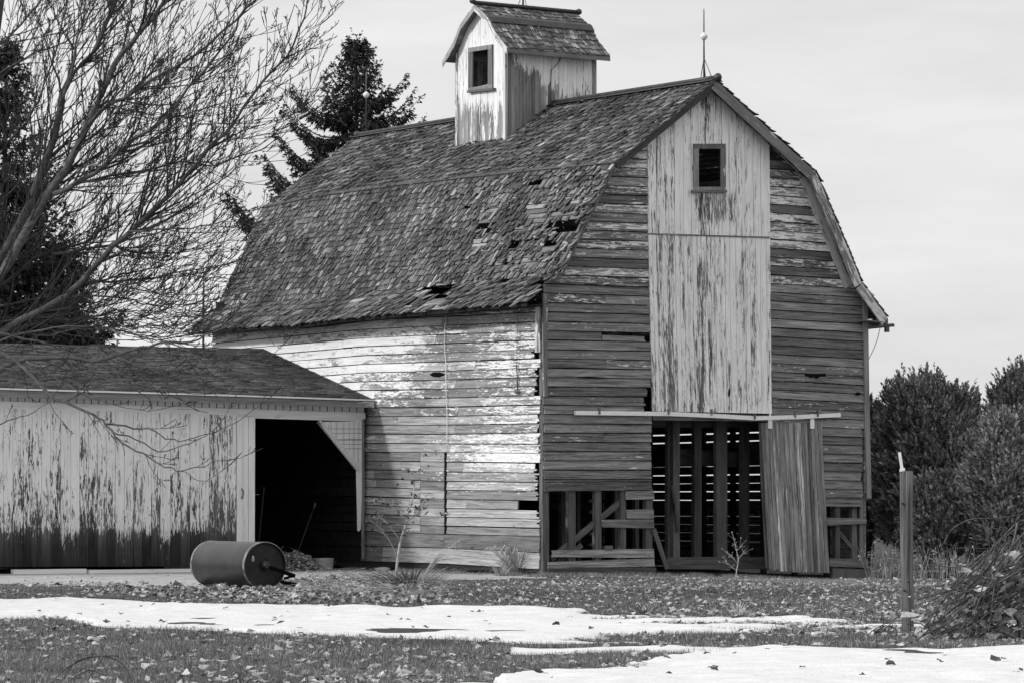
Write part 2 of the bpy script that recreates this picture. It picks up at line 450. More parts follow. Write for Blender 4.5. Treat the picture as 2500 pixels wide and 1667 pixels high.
# narrow side door
mb = MB(); i0 = [i for i in range(nr) if rows[i][3] > 1100 and rows[i+1][3] < 1306]
for i in i0: row_board(mb, i, 1029.2, 1086.5, dy0=1, dy1=0, tb=.034, tt=.022, covo=None)
sd = mb.build('side_door', M['side'], barn)
mb = MB(); mb.tube([S.at(1076, 1257, .05), S.at(1084, 1253, .09), S.at(1094, 1250, .07)], .012, 6); mb.build('latch', M['metal'], sd)
mb = MB(); mb.poly([S.at(1028, 1103), S.at(1094, 1103), S.at(1094, 1303), S.at(1028, 1303)], N_, -.05); mb.build('black_backing', M['black'], barn)  # black sheet painting the dark in the slot beside the door
def knot(PL, cx, cy, pts, off):
    mb = MB(); mb.poly([PL.at(cx+a, cy+b, off) for a, b in pts], PL.N, .003); mb.build('painted_hole', M['black'], barn)
knot(S, 1066, 913, ((-18, 1), (-9, 6), (6, 7), (17, 3), (20, -1), (8, -5), (-8, -5)), .030)
knot(G, 1992, 915, ((-24, -3), (-14, 6), (-4, 4), (2, 9), (8, 4), (20, 0), (24, -4)), .031)
knot(G, 1780, 957, ((-1, 13), (2.5, 6), (3, 0), (1, -13), (-1.5, -3), (-2.5, 5)), .052)
knot(G, 2094, 960, ((-8, 1), (-3, 4), (6, 3), (8, -1), (0, -4)), .031)
knot(G, 1474, 919, ((-70, 1), (-60, 2.5), (-10, 4), (12, 2), (-8, 1), (-40, -1)), .031)
# the wall's backing framing: corner post, studs
mb = MB()
def pbar(mb, PL, x0, y0, x1, y1, wpx, off, depth, **k):
    p = PL.at(x0, y0, off); q = PL.at(x1, y1, off); sc_ = (p-CAM).length/FPX
    along_ = abs(PL.A.x)
    mb.bar(p, q, wpx*sc_/(along_ if abs(x1-x0) < abs(y1-y0) else 1), depth, PL.N, **k)
cz0, cz1 = -.12, c_e[0][1]-.05
mb.box(G.pt(.09, (cz0+4.9)/2, -.10), U, V, Z, .16, .14, 4.9-cz0, dark=.25); mb.build('corner_post', M['frame'], barn)
for k in range(1, 14):
    mb = MB(); c = S.pt(k*1.15, 2.7, -.08); mb.box(c, U, V, Z, .12, .05, 5.6, dark=.4); mb.build('stud', M['dim'], barn)
mb = MB(); mb.box(S.pt(L/2, -.02, -.1), V, U, Z, L-.2, .16, .14, dark=.5); mb.build('sill', M['dim'], barn)
# top frieze board under the eave
mb = MB()
vs = [i*(L-.2)/16 for i in range(17)]
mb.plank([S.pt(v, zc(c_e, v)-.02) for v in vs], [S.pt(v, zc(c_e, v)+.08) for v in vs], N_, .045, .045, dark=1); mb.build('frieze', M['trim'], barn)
# ------------------------------------------------------------------ gable wall
def cov_gab(P):
    x, y = proj(P); c = .29
    c += .11*(1-sstep(560, 720, y))
    c += .42*sstep(-85, -5, x-interp(y, [400, 700], [1990, 2095]))*(1-sstep(650, 760, y))*sstep(1870, 1900, x)
    c -= .10*sstep(720, 760, y); c -= .10*sstep(1060, 1120, y)
    return float(np.clip(c, 0, 1))
mbg = MB()
def gquad(mb, x0, x1, yt0, yt1, yb0, yb1, tb=.032, tt=.008, rag=(0, 0), mat_cov=cov_gab, clip=True, dark=0):
    """board on the gable plane between pixel columns x0..x1 (None: out to the roof line)"""
    m = 4 if (rag[0] or rag[1]) else 1; cj = random.uniform(-.2, .2); rnd = random.random(); u0 = random.random()*40
    j = random.uniform(-.4, .4); bl, br = random.uniform(0, rag[0]), random.uniform(0, rag[1])
    for q in range(m):
        f0, f1 = q/m, (q+1)/m
        ta, tb_ = lerp(yt0, yb0, f0)+j, lerp(yt1, yb1, f0)+j; ba, bb = lerp(yt0, yb0, f1)+j, lerp(yt1, yb1, f1)+j
        xa, xb = x0, x1
        if xa is not None and rag[0]: xa = xa+bl+random.uniform(0, rag[0]*.6)
        if xb is not None and rag[1]: xb = xb-br-random.uniform(0, rag[1]*.6)
        def uzs(xx, y):
            return G.az(xx, y)
        if xa is None:
            ut, zt = uzs(1350, ta); ub, zb = uzs(1350, ba); ut = u_left(zt)+.06; ub = u_left(zb)+.06
            if zt < pr_fl[1]+.25: ut = max(ut, 0.0)
            if zb < pr_fl[1]+.25: ub = max(ub, 0.0)
        else: ut, zt = uzs(xa, ta); ub, zb = uzs(xa, ba)
        if xb is None:
            vt, yt_ = uzs(2000, tb_); vb, yb_ = uzs(2000, bb); vt = u_right(yt_)-.06; vb = u_right(yb_)-.06
            vt = min(vt, W); vb = min(vb, W)
        else: vt, yt_ = uzs(xb, tb_); vb, yb_ = uzs(xb, bb)
        if vt-ut < .02 and vb-ub < .02: continue
        n = max(2, int((max(vt, vb)-min(ut, ub))/.3)+1)
        bot = [G.pt(lerp(ub, vb, i/(n-1)), lerp(zb, yb_, i/(n-1))) for i in range(n)]
        top = [G.pt(lerp(ut, vt, i/(n-1)), lerp(zt, yt_, i/(n-1))) for i in range(n)]
        mb.plank(bot, top, G.N, lerp(tt, tb, f1), lerp(tt, tb, f0), rnd, lambda P: min(1, max(0, mat_cov(P)+cj)), dark, u0=u0)
yl = lambda k: 650+(183+62.6*k)/2.767
yr = lambda k: 650+(203+61.5*k)/2.767
for k in range(-17, 22):
    a, b, c, d = yl(k)+1.6, yr(k)+1.6, yl(k+1)-.6, yr(k+1)-.6
    if k == 20: c, d = 1176, 1173
    if k == 21: a, b, c, d = 1177, 1173.5, 1198, 1195
    rl = 2 if k > 5 else 0; rr = 3 if k > 5 else .5
    if k in (10, 11, 12): rr = 9
    if k in (4,):
        gquad(mbg, None, 1468, a, lerp(a, b, .5), c, lerp(c, d, .5), rag=(0, 1)); gquad(mbg, 1469, 1575, lerp(a, b, .5)+7, b+8, lerp(c, d, .5), d, rag=(0, 8)); continue
    x1 = (1590 if k not in (10, 11, 12) else 1582) if k < 13 else 1591
    if k == 0 or k == 7 or k == 15: x1_ = random.uniform(1400, 1500); gquad(mbg, None if k < 3 else 1324, x1_, a, lerp(a, b, .5), c, lerp(c, d, .5)); gquad(mbg, x1_+.8, x1, lerp(a, b, .5), b, lerp(c, d, .5), d, rag=(0, rr)); continue
    gquad(mbg, None if k < 3 else 1325, x1, a, b, c, d, rag=(rl, rr))
# boards round the lower left opening
c4 = lambda x, y: (1300+x/5.6, 1150+y/5.6)
def cb(mb, xa, xb, yta, ytb, yba, ybb, **k):
    (x0, y0), (x1, y1) = c4(xa, yta), c4(xb, ytb); gquad(mb, x0, x1, y0, y1, c4(0, yba)[1], c4(0, ybb)[1], **k)
cb(mbg, 1255, 1655, 272, 262, 385, 378, rag=(3, 0)); cb(mbg, 1258, 1652, 520, 515, 640, 640, rag=(4, 0)); cb(mbg, 930, 1655, 660, 650, 760, 778, rag=(2, 0))
cb(mbg, 245, 1656, 1080, 1058, 1170, 1183, rag=(3, 0)); cb(mbg, 190, 1662, 1238, 1188, 1325, 1298, rag=(5, 0))
for k in range(-13, 14):   # right of the hay doors
    a = 650+(55+59.6*k)/2.767+1.6; c = 650+(55+59.6*(k+1))/2.767-.6; dd = 9
    if k == 11:
        gquad(mbg, 1881, 1968, a, a+4, c, c+4, rag=(3, 3)); gquad(mbg, 1966, None, a+10, a+dd+1, c+4, c+dd); gquad(mbg, 2016, None, a+5, a+dd, a+11, a+dd+2); continue
    gquad(mbg, 1878, None, a, a+dd, c, c+dd, rag=(3 if k > 5 else 0, 0))
k0 = 650+(55+59.6*14)/2.767
for k in range(0, 12):
    a = k0+k*21.9+1.6; c = k0+(k+1)*21.9-.6
    if a > 1236: break
    gquad(mbg, 1882, None if k < 3 else 2108, a, a+8-k*.5, c, c+8-k*.5, rag=(0, 6 if k > 2 else 1))
c5 = lambda x, y: (1560+x/3.408, 980+y/3.408)
def cq(mb, xa, xb, yta, ytb, yba, ybb, **k):
    (x0, y0), (x1, y1) = c5(xa, yta), c5(xb, ytb); gquad(mb, x0, x1, y0, y1, c5(0, yba)[1], c5(0, ybb)[1], **k)
cq(mbg, 1560, 1902, 965, 970, 1030, 1012, rag=(0, 4)); cq(mbg, 1580, 1905, 1300, 1305, 1365, 1380)
# strip over the door, behind the track
gquad(mbg, 1593, 1880, 1004, 1013, 1025, 1028, mat_cov=lambda P: .35)
mbg.build('gable_wall', M['gable'], barn)
# hay doors of vertical boards (upper and lower panels)
def vboards(mb, x0t, x1t, x0b, x1b, ytop, ybot, n, PL, cov, tb=.03, joint=.5, topf=None, dark=0, jit=.15, hole=None):
    e = [0]
    for i in range(n): e.append(e[-1]+random.uniform(1-jit, 1+jit))
    e = [q/e[-1] for q in e]
    for i in range(n):
        a, b = e[i], e[i+1]; tj = tb+random.uniform(-.004, .004); rnd = random.random(); cj = random.uniform(-.1, .12)
        ns = 9; A_, B_ = [], []
        for s in range(ns):
            f = s/(ns-1)
            for (q, lst, sg) in ((a, A_, joint), (b, B_, -joint)):
                xt = lerp(x0t, x1t, q)+sg; xb = lerp(x0b, x1b, q)+sg
                yt = ytop(xt) if callable(ytop) else ytop; yb = ybot(xb) if callable(ybot) else ybot
                lst.append(PL.at(lerp(xt, xb, f), lerp(yt, yb, f)))
        cf = (lambda P: min(1, max(0, cov(P)+cj))) if callable(cov) else min(1, max(0, cov+cj))
        xm = lerp(x0t, x1t, (a+b)/2)
        if hole and hole[0]-4 < xm < hole[2]+4:
            for (h0, h1) in ((None, hole[1]), (hole[3], None)):
                Ys_ = [proj(p)[1] for p in A_]; ok = [q for q in range(ns) if (h0 is None or Ys_[q] > h0) and (h1 is None or Ys_[q] < h1)]
                def at_y(lst, Y):
                    ys = [proj(p)[1] for p in lst]
                    for q in range(ns-1):
                        if ys[q] <= Y <= ys[q+1]: return lst[q].lerp(lst[q+1], (Y-ys[q])/(ys[q+1]-ys[q]))
                    return lst[0] if Y < ys[0] else lst[-1]
                AA = ([at_y(A_, h0)] if h0 else [])+[A_[q] for q in ok]+([at_y(A_, h1)] if h1 else [])
                BB = ([at_y(B_, h0)] if h0 else [])+[B_[q] for q in ok]+([at_y(B_, h1)] if h1 else [])
                mb.plank(BB, AA, PL.N, tj, tj, rnd, cf, dark)
            continue
        mb.plank(B_, A_, PL.N, tj, tj, rnd, cf, dark)
def cov_hay(P):
    x, y = proj(P); c = .72+.14*math.sin(x*.11+1)*math.sin(x*.043)
    if 1690 < x < 1790: c -= .36*sstep(465, 490, y)*(1-sstep(560, 575, y))
    c -= .22*(1-sstep(240, 345, y))*(1-abs(x-1720)/90 if abs(x-1720) < 90 else 0)
    c -= .12*sstep(820, 990, y)*(1-sstep(1640, 1700, x)); c += .1*sstep(1750, 1800, x)*(1-sstep(560, 600, y))
    if 1700 < x < 1715: c -= .2*sstep(590, 600, y)
    return float(np.clip(c, .05, 1))
def gtop(x):
    lo, hi = 150.0, 700.0
    for _ in range(30):
        m_ = (lo+hi)/2; u, z = G.az(x, m_)
        if z > profile_z(u, .07): lo = m_
        else: hi = m_
    return hi
mb = MB(); vboards(mb, 1578, 1876, 1580, 1878, gtop, lambda x: lerp(570, 579, (x-1580)/298), 15, G, cov_hay, tb=.045, hole=(1701, 361, 1761, 460))
hd = mb.build('hay_door', M['vert'], barn); hd['label'] = 'upper hay door panel with a small square opening'
mb = MB(); vboards(mb, 1580, 1878, 1591, 1882, lambda x: lerp(572.5, 581.5, (x-1580)/298), lambda x: lerp(1003, 1009, (x-1590)/292), 26, G, cov_hay, tb=.045, jit=.3)
hd2 = mb.build('hay_door', M['vert'], barn); hd2['label'] = 'tall lower hay door panel of streaked vertical boards'
# loft window: dark opening box proud of the boards, framed
def opening(PL, x0, y0, x1, y1, fw, off, parent, name='window', shear=0, covf=.35, sill=True):
    """frame round a hole: dark recess panel plus four casing boards"""
    mb = MB()
    for (xa, ya, xb, yb) in ((x0-fw, y0-fw, x1+fw, y0), (x0-fw, y1, x1+fw, y1+fw*.8), (x0-fw, y0, x0, y1), (x1, y0, x1+fw, y1)):
        sh = lambda x: shear*(x-x0)
        mb.poly([PL.at(xa, yb+sh(xa), off), PL.at(xb, yb+sh(xb), off), PL.at(xb, ya+sh(xb), off), PL.at(xa, ya+sh(xa), off)], PL.N, .035, cov=covf)
    if sill: 
        p, q = PL.at(x0-fw*1.2, y1+fw*.9+shear*(-fw), off+.05), PL.at(x1+fw*1.2, y1+fw*.9+shear*(x1-x0), off+.05); mb.bar(p, q, .05, .10, PL.N, cov=.2)
    w = mb.build(name, M['trim'], parent)
    return w
    mb = MB(); mb.poly([PL.at(x0-1, y1+1+sh(x0), off), PL.at(x1+1, y1+1+sh(x1), off), PL.at(x1+1, y0-1+sh(x1), off), PL.at(x0-1, y0-1+sh(x0), off)], PL.N, .004)
    mb.build('dark_opening', M['black'], w); return w
opening(G, 1704, 364, 1758, 457, 12, .05, barn)
mb = MB()   # a horizontal lap strip between the panels
p, q = G.at(1580, 571.5, .05), G.at(1878, 581, .05); mb.bar(p, q, .025, .02, G.N, cov=.4); mb.build('lap_strip', M['trim'], barn)
# corner boards
mb = MB(); mb.plank([G.at(1334, 968), G.at(1334, 840), G.at(1334.5, 718)], [G.at(1326, 968), G.at(1323, 840), G.at(1323, 716)], G.N, .05, .05, cov=.35, back=0); mb.build('corner_trim', M['trim'], barn)
mb = MB(); mb.plank([S.at(1322, 860), S.at(1321, 740)], [S.at(1310, 860), S.at(1310, 744)], S.N, .045, .045, cov=.55); mb.build('corner_trim', M['trim'], barn)
mb = MB(); mb.plank([G.at(2124, 1216), G.at(2119, 1000), G.at(2115, 725)], [G.at(2114, 1216), G.at(2108, 1000), G.at(2104, 725)], G.N, .06, .06, cov=.25); mb.build('corner_trim', M['trim'], barn)
# framing in the two low openings
for (xa, xb) in ((500, 590), (868, 944), (1212, 1280), (1555, 1645)):
    mb = MB(); x0, x1 = c4(xa, 0)[0], c4(xb, 0)[0]
    mb.plank([G.at(x1, 1388, -.005), G.at(x1, 1190, -.005)], [G.at(x0, 1388, -.005), G.at(x0, 1190, -.005)], G.N, -.004, -.004, cov=.1, back=.14); mb.build('stud', M['frame'], barn)
mb = MB(); pbar(mb, G, 1345, 1364, 1517, 1222, 15, -.09, .05); mb.build('brace', M['frame'], barn)
mb = MB(); pbar(mb, G, 1335, 1392, 1420, 1330, 12, -.20, .05); mb.build('brace', M['frame'], barn)
mb = MB(); mb.box(G.at(1483, 1336, -.03), U, V, Z, .2, .12, .09); mb.build('block', M['frame'], barn)
mb = MB(); pbar(mb, G, 1596, 1291, 1629, 1388, 10, .03, .03); mb.build('loose_board', M['frame'], barn)
for (xa, xb, o) in ((1635, 1672, -.02), (1775, 1835, -.1), (1838, 1888, -.02)):
    mb = MB(); x0, x1 = c5(xa, 0)[0], c5(xb, 0)[0]
    mb.plank([G.at(x1, 1378, o), G.at(x1, 1215, o)], [G.at(x0, 1378, o), G.at(x0, 1215, o)], G.N, .005, .005, cov=.1, back=.12); mb.build('stud', M['frame'], barn)
mb = MB(); pbar(mb, G, 2035, 1285, 2099, 1358, 8, -.12, .05); mb.build('brace', M['frame'], barn)
mb = MB(); mb.bar(G.at(1334, 1393, -.05), G.at(1597, 1391, -.05), .12, .16, G.N, dark=.4); mb.build('sill', M['frame'], barn)
mb = MB()
mb.poly([G.at(2026, 1386, -.1), G.at(2026, 1436, -.1), G.at(2118, 1436, -.1), G.at(2118, 1388, -.1)][::-1], G.N, .1)
mb.build('foundation', M['concrete'], barn)
# inner partition seen through the doorway
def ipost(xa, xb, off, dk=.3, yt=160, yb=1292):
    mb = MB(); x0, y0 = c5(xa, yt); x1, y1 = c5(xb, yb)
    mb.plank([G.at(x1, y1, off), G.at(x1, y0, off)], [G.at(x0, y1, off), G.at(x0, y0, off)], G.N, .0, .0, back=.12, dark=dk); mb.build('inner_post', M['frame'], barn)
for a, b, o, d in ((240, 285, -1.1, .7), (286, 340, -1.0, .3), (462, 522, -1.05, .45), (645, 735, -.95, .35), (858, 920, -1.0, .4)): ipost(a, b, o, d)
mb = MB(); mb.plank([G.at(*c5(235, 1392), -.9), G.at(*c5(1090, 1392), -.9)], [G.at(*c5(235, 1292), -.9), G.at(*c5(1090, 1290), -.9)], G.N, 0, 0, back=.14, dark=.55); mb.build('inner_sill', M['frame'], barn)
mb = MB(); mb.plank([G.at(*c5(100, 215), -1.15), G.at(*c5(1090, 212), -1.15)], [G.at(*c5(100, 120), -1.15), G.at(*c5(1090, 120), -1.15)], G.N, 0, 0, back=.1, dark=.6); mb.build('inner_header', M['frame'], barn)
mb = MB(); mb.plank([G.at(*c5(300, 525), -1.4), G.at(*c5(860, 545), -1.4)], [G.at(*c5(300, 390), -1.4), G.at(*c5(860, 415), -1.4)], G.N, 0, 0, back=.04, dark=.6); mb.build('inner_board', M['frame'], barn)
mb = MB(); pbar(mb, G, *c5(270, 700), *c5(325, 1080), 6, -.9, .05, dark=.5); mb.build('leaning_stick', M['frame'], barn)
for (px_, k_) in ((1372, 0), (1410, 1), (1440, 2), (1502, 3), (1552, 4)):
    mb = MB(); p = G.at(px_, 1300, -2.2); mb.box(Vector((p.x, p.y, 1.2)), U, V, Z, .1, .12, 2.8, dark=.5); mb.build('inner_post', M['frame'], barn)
# far (right) wall: boards with slits of daylight between them
RP = Plane(C0+U*W, V, U)
sy = [1042, 1060.7, 1080.6, 1100, 1119, 1139, 1159.6, 1180, 1199.5, 1220, 1240, 1259, 1279, 1299, 1319, 1340]
bright = {1060.7: .03, 1080.6: .032, 1139: .008, 1159.6: .028, 1180: .010, 1199.5: .022, 1220: .020, 1259: .016, 1279: .010, 1299: .009, 1319: .008}
zs = [(RP.az(1650, y)[1], bright.get(y, 0.0)) for y in sy]
zs.sort(); zl = zs[-1][0]
while zl < 5.3: zl += .2; zs.append((zl, .0))
zs.append((5.72, 0))
zs = [(-.15, 0)]+zs; mb = MB()
for (a, ga), (b, gb) in zip(zs[:-1], zs[1:]):
    if b-a < .03: continue
    va = -.0; cuts = [0, 3.0, 6.0, 9.2, L-.2]
    for c, d in zip(cuts[:-1], cuts[1:]):
        gg = random.uniform(.6, 1.15)
        if c < 3.0 or c > 9: gg = .2
        lo, hi = a+ga/2*gg, b-gb/2*gg; n = 5
        vsx = [lerp(c, d, q/4) for q in range(n)]; wob = [random.uniform(-.004, .004)*(1 if gb > .001 and gg > .3 else 0) for q in range(n)]
        mb.plank([RP.pt(v, lo) for v in vsx], [RP.pt(v, hi+w) for v, w in zip(vsx, wob)], U, .02, .02, cov=.35)
mb.build('side_wall', M['gable'], barn)
for k in range(0, 13):
    mb = MB(); mb.box(RP.pt(.1+k*1.2, 2.4, -.08), U, V, Z, .12, .09, 5.4, dark=.3); mb.build('stud', M['dim'], barn)
# rear gable and loft floor close the dark inside
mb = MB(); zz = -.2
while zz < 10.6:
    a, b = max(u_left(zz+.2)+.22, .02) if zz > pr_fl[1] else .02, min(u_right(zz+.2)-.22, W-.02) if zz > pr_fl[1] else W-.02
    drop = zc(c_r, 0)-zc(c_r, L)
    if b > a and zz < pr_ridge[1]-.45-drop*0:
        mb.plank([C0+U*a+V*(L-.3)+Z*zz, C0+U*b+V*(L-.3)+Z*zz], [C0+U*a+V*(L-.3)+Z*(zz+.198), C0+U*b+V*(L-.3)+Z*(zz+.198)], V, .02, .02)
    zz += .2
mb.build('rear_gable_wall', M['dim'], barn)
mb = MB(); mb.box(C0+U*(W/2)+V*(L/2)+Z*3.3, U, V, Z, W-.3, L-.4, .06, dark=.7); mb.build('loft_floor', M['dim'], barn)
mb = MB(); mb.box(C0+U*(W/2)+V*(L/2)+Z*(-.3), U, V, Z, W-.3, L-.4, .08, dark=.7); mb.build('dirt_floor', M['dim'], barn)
# crib wall between driveway and left crib
mb = MB()
for k in range(14): mb.box(C0+U*2.6+V*8.3+Z*(.1+k*.24), V, U, Z, 13.5, .03, .17, dark=.6)
mb.build('crib_wall', M['dim'], barn)
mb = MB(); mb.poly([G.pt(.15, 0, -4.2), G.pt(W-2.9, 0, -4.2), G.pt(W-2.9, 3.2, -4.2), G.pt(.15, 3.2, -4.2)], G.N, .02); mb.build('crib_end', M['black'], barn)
# sliding door
ddx = lambda y: 0
mb = MB()
def sdoor():
    n = 16; e = [0]
    for i in range(n): e.append(e[-1]+random.uniform(.7, 1.35))
    e = [q/e[-1] for q in e]
    for i in range(n):
        a, b = e[i], e[i+1]; A_, B_ = [], []
        yb = 1388+12*a+random.uniform(-3, 4); 
        if i in (9, 10, 11): yb += 2
        tw = random.uniform(-.5, .9); rnd = random.random()
        cvt = .30+(.24 if i in (3, 8, 9) else 0)
        for s in range(7):
            f = s/6
            lx, rx = lerp(1856, 1876, f), lerp(2005, 2024, f)
            y = lerp(1031, yb, f)
            wob = .03+.02*math.sin(f*3+i)+(.05*f if i in (10, 12) else 0)
            A_.append(G.at(lerp(lx, rx, a)+.4+tw*f, y, .05+wob)); B_.append(G.at(lerp(lx, rx, b)-.4+tw*f*.4, y, .05+wob))
        mb.plank(B_, A_, G.N, .02, .02, rnd, cvt, random.uniform(0, .25))
sdoor(); sdo = mb.build('sliding_door', M['door'], barn)
mb = MB(); pbar(mb, G, 1862, 1180, 1874, 1385, 9, .045, .02); pbar(mb, G, 1857, 1031, 1862, 1180, 9, .045, .02); mb.build('door_stile', M['trim'], sdo)
for x in (1880, 1983):
    mb = MB(); mb.box(G.at(x, 1034, .14), U, V, Z, .11, .02, .21); mb.box(G.at(x, 1018, .14), U, V, Z, .03, .03, .16); mb.build('hanger', M['metaltrack'], sdo)
# door track with brackets
mb = MB()
tp = [(1404, 1007), (1506, 1008), (1634, 1009.5), (1740, 1014), (1841, 1020), (1950, 1017), (2050, 1012)]
P_ = [G.at(x, y, .13) for x, y in tp]
dz = .045
for a, b in zip(P_[:-1], P_[1:]): mb.bar(a, b+(b-a)*.004, .09, .07, G.N, col=.6)
tr = mb.build('door_track', M['metaltrack'], barn)
for x, y in ((1463, 1002), (1632, 1003), (1737, 1004), (1842, 1014), (1941, 1010), (1996, 1008)):
    mb = MB(); mb.box(G.at(x, y+1, .17), U, V, Z, .03, .06, .13); mb.build('bracket', M['rod'], tr)
# cables and bits on the long side
mb = MB(); pts = [(1090, 770), (1086, 800), (1085, 840), (1088, 880), (1089, 930), (1090, 980), (1092, 1020), (1091, 1070), (1093, 1100)]
mb.tube([S.at(x, y, .06) for x, y in pts], .011, 5, col=1); mb.build('ground_cable', M['metal'], barn)
mb = MB(); mb.tube([S.at(1263, 752, .10), S.at(1262, 890, .07)], .008, 4, col=.2); mb.tube([S.at(1260.5, 890, .07), S.at(1264, 950, .06)], .018, 5); 
mb.lathe(S.at(1264, 955, .06), S.N, [(0, .04), (.03, .06), (.06, .04)], 12); mb.lathe(S.at(1264, 955, .12), S.N, [(0, .025), (.02, .02)], 8, col=.1)
mb.build('hanging_rod', M['rod'], barn)
mb = MB()
mb.tube([G.at(2113, 800, .02), G.at(2181, 793.5, .02)], [.045, .04], 8); mb.box(G.at(2165, 803, .02), U, V, Z, .09, .08, .15); mb.box(G.at(2168, 795, .02), U, V, Z, .30, .1, .05)
mb.build('hanging_beam', M['frame'], barn)
mb = MB(); mb.tube([G.at(x, y, .05) for x, y in ((2146, 785), (2149, 800), (2143, 825), (2134, 850), (2125, 868), (2117, 884))], .008, 4, col=.2); mb.build('wire', M['rod'], barn)
# ------------------------------------------------------------------ shingled surfaces
def shingles(mb, rb, rt, n, sign, wmin=.07, wmax=.18, skip=None, thick=.024, jit=.022, lift=.010, lap=1.35, dmg=None, tone=None):
    for j in range(n):
        t0 = j/n; Ls = (rb(1)-rb(0)).length; s = -random.uniform(0, .1)/Ls
        while s < 1:
            w = random.uniform(wmin, wmax); s1 = min(s+w/Ls, 1.002); sa = max(s, -.001)
            if s1-sa < .03/Ls: s = s1; continue
            d = dmg(s, t0) if dmg else 0
            jt = (random.gauss(0, jit)*(1+2.0*d))
            LT = (rt(sa)-rb(sa)).length; tb = t0+jt/LT; tt = min(t0+lap/n, 1.0+.03/LT)
            P = lambda q, t: rb(q)+(rt(q)-rb(q))*t
            g = .005/Ls+random.uniform(0, .016)/Ls*(1 if thick > .01 else .2); sk = random.gauss(0, .010*(1+d) if thick > .015 else .001)/Ls
            c = P((sa+s1)/2, t0+.5/n)
            if skip and skip(c, s, t0): s = s1; continue
            b0, b1, a1, a0 = P(sa+g, tb), P(s1-g, tb+random.gauss(0, .004)/LT), P(s1-g+sk, tt), P(sa+g+sk, tt)
            nn = (b1-b0).cross(a0-b0).normalized()
            if nn.z < 0: nn = -nn
            lf = lift+random.random()*.012*(1+3*d)+(thick > .02)*(random.random() < .12+.14*d)*random.uniform(.01, .05)
            lf2 = lf+random.gauss(0, .009 if thick > .02 else .002)
            rnd = random.random()
            if tone: rnd = min(1, max(0, rnd*tone[0]+tone[1]))
            u0 = random.random()*20; hh = (a0-b0).length; ww = (b1-b0).length; dk = 0
            cl = (rnd, 0, dk)
            v = [mb.add(b0+nn*(lf+thick), (u0, 0), cl), mb.add(b1+nn*(lf2+thick), (u0, ww), cl), mb.add(a1+nn*.004, (u0+hh, ww), cl), mb.add(a0+nn*.004, (u0+hh, 0), cl),
                 mb.add(b0+nn*lf, (u0, 0), cl), mb.add(b1+nn*lf2, (u0, ww), cl), mb.add(a1-nn*.004, (u0+hh, ww), cl), mb.add(a0-nn*.004, (u0+hh, 0), cl)]
            mb.face((v[0], v[1], v[2], v[3])); mb.face((v[4], v[5], v[1], v[0])); mb.face((v[4], v[0], v[3], v[7])); mb.face((v[1], v[5], v[6], v[2])); mb.face((v[7], v[6], v[5], v[4]))
            s = s1
holes = [(1183,556,23,15),(1383,558,30,18),(1063,714,30,19),(1345,590,14,8),(1090,470,8,4),(1235,690,14,7),(760,690,9,5),(1000,745,14,5),(1310,450,17,6),(1163,468,9,5),(1190,462,7,5),(805,676,12,5),(1256,598,13,10),(1298,585,9,6),(1325,690,16,10),(1345,552,9,7),(1100,700,12,8),(1012,727,10,7),(915,620,7,4),(985,660,9,5),(1140,508,9,6),(1190,672,9,6),(870,742,10,5),(1115,650,9,5),(1240,640,8,6)]
bare = [(1310,520,26,30),(1200,517,20,10),(1390,528,26,12),(1270,560,20,10),(1170,590,18,14),(1340,600,18,18),(1060,745,26,12),(1320,712,22,9),(870,735,22,6),(1405,500,12,12),(1230,650,24,10),(1290,640,18,12)]
def inh(P, H, grow=1.0, rg=.25):
    x, y = proj(P)
    return any(((x-a)/(c*grow))**2+((y-b)/(d*grow))**2 < 1+random.uniform(-rg, rg) for a, b, c, d in H)
mb = MB(); msh = MB()
for side in (-1, 1):
    r0, r1, r2, r3 = rails(side)
    def dm(s, t):
        return max(0, 1-s*2.2)*1.0 if side < 0 else 0
    sk = (lambda P, s, t: inh(P, holes) or inh(P, bare, 1, .5) or random.random() < .02+.05*max(0, 1-s*2.2)*(1-t*.4)) if side < 0 else None
    wm = (.065, .17) if side < 0 else (.12, .28)
    sx = .03
    shingles(mb, r0, r1, 5, side, *wm, skip=sk, dmg=dm)
    shingles(mb, r1, r2, 19, side, *wm, skip=sk, dmg=dm)
    shingles(mb, r2, r3, 17, side, *wm, skip=None if side > 0 else (lambda P, s, t: random.random() < .008), dmg=lambda s, t: .35)
    for (ra, rb_, n) in ((r0, r1, 6), (r1, r2, 22), (r2, r3, 20)):
        for j in range(n):
            t0, t1 = j/n+.004, (j+1)/n-.004
            if j == 0 and ra is r0: t0 = .10
            N = 60 if side < 0 else 10; run = []
            def flush(run):
                if len(run) > 1:
                    nn = (ra(.5)-rb_(.5)).cross(V); nn = nn if nn.z > 0 else -nn; nn.normalize()
                    msh.plank([lerp(ra(q), rb_(q), t0)-nn*.024 for q in run], [lerp(ra(q), rb_(q), t1)-nn*.024 for q in run], nn, .02, .02)
            for q in range(N+1):
                s = .002+.996*q/N
                P = lerp(ra(s), rb_(s), (t0+t1)/2)
                if side < 0 and inh(P, holes, 1.05, .1): flush(run); run = []
                else: run.append(s)
            flush(run)
roof = mb.build('roof', M['shingle'], barn); msh.build('sheathing', M['sheath'], roof)
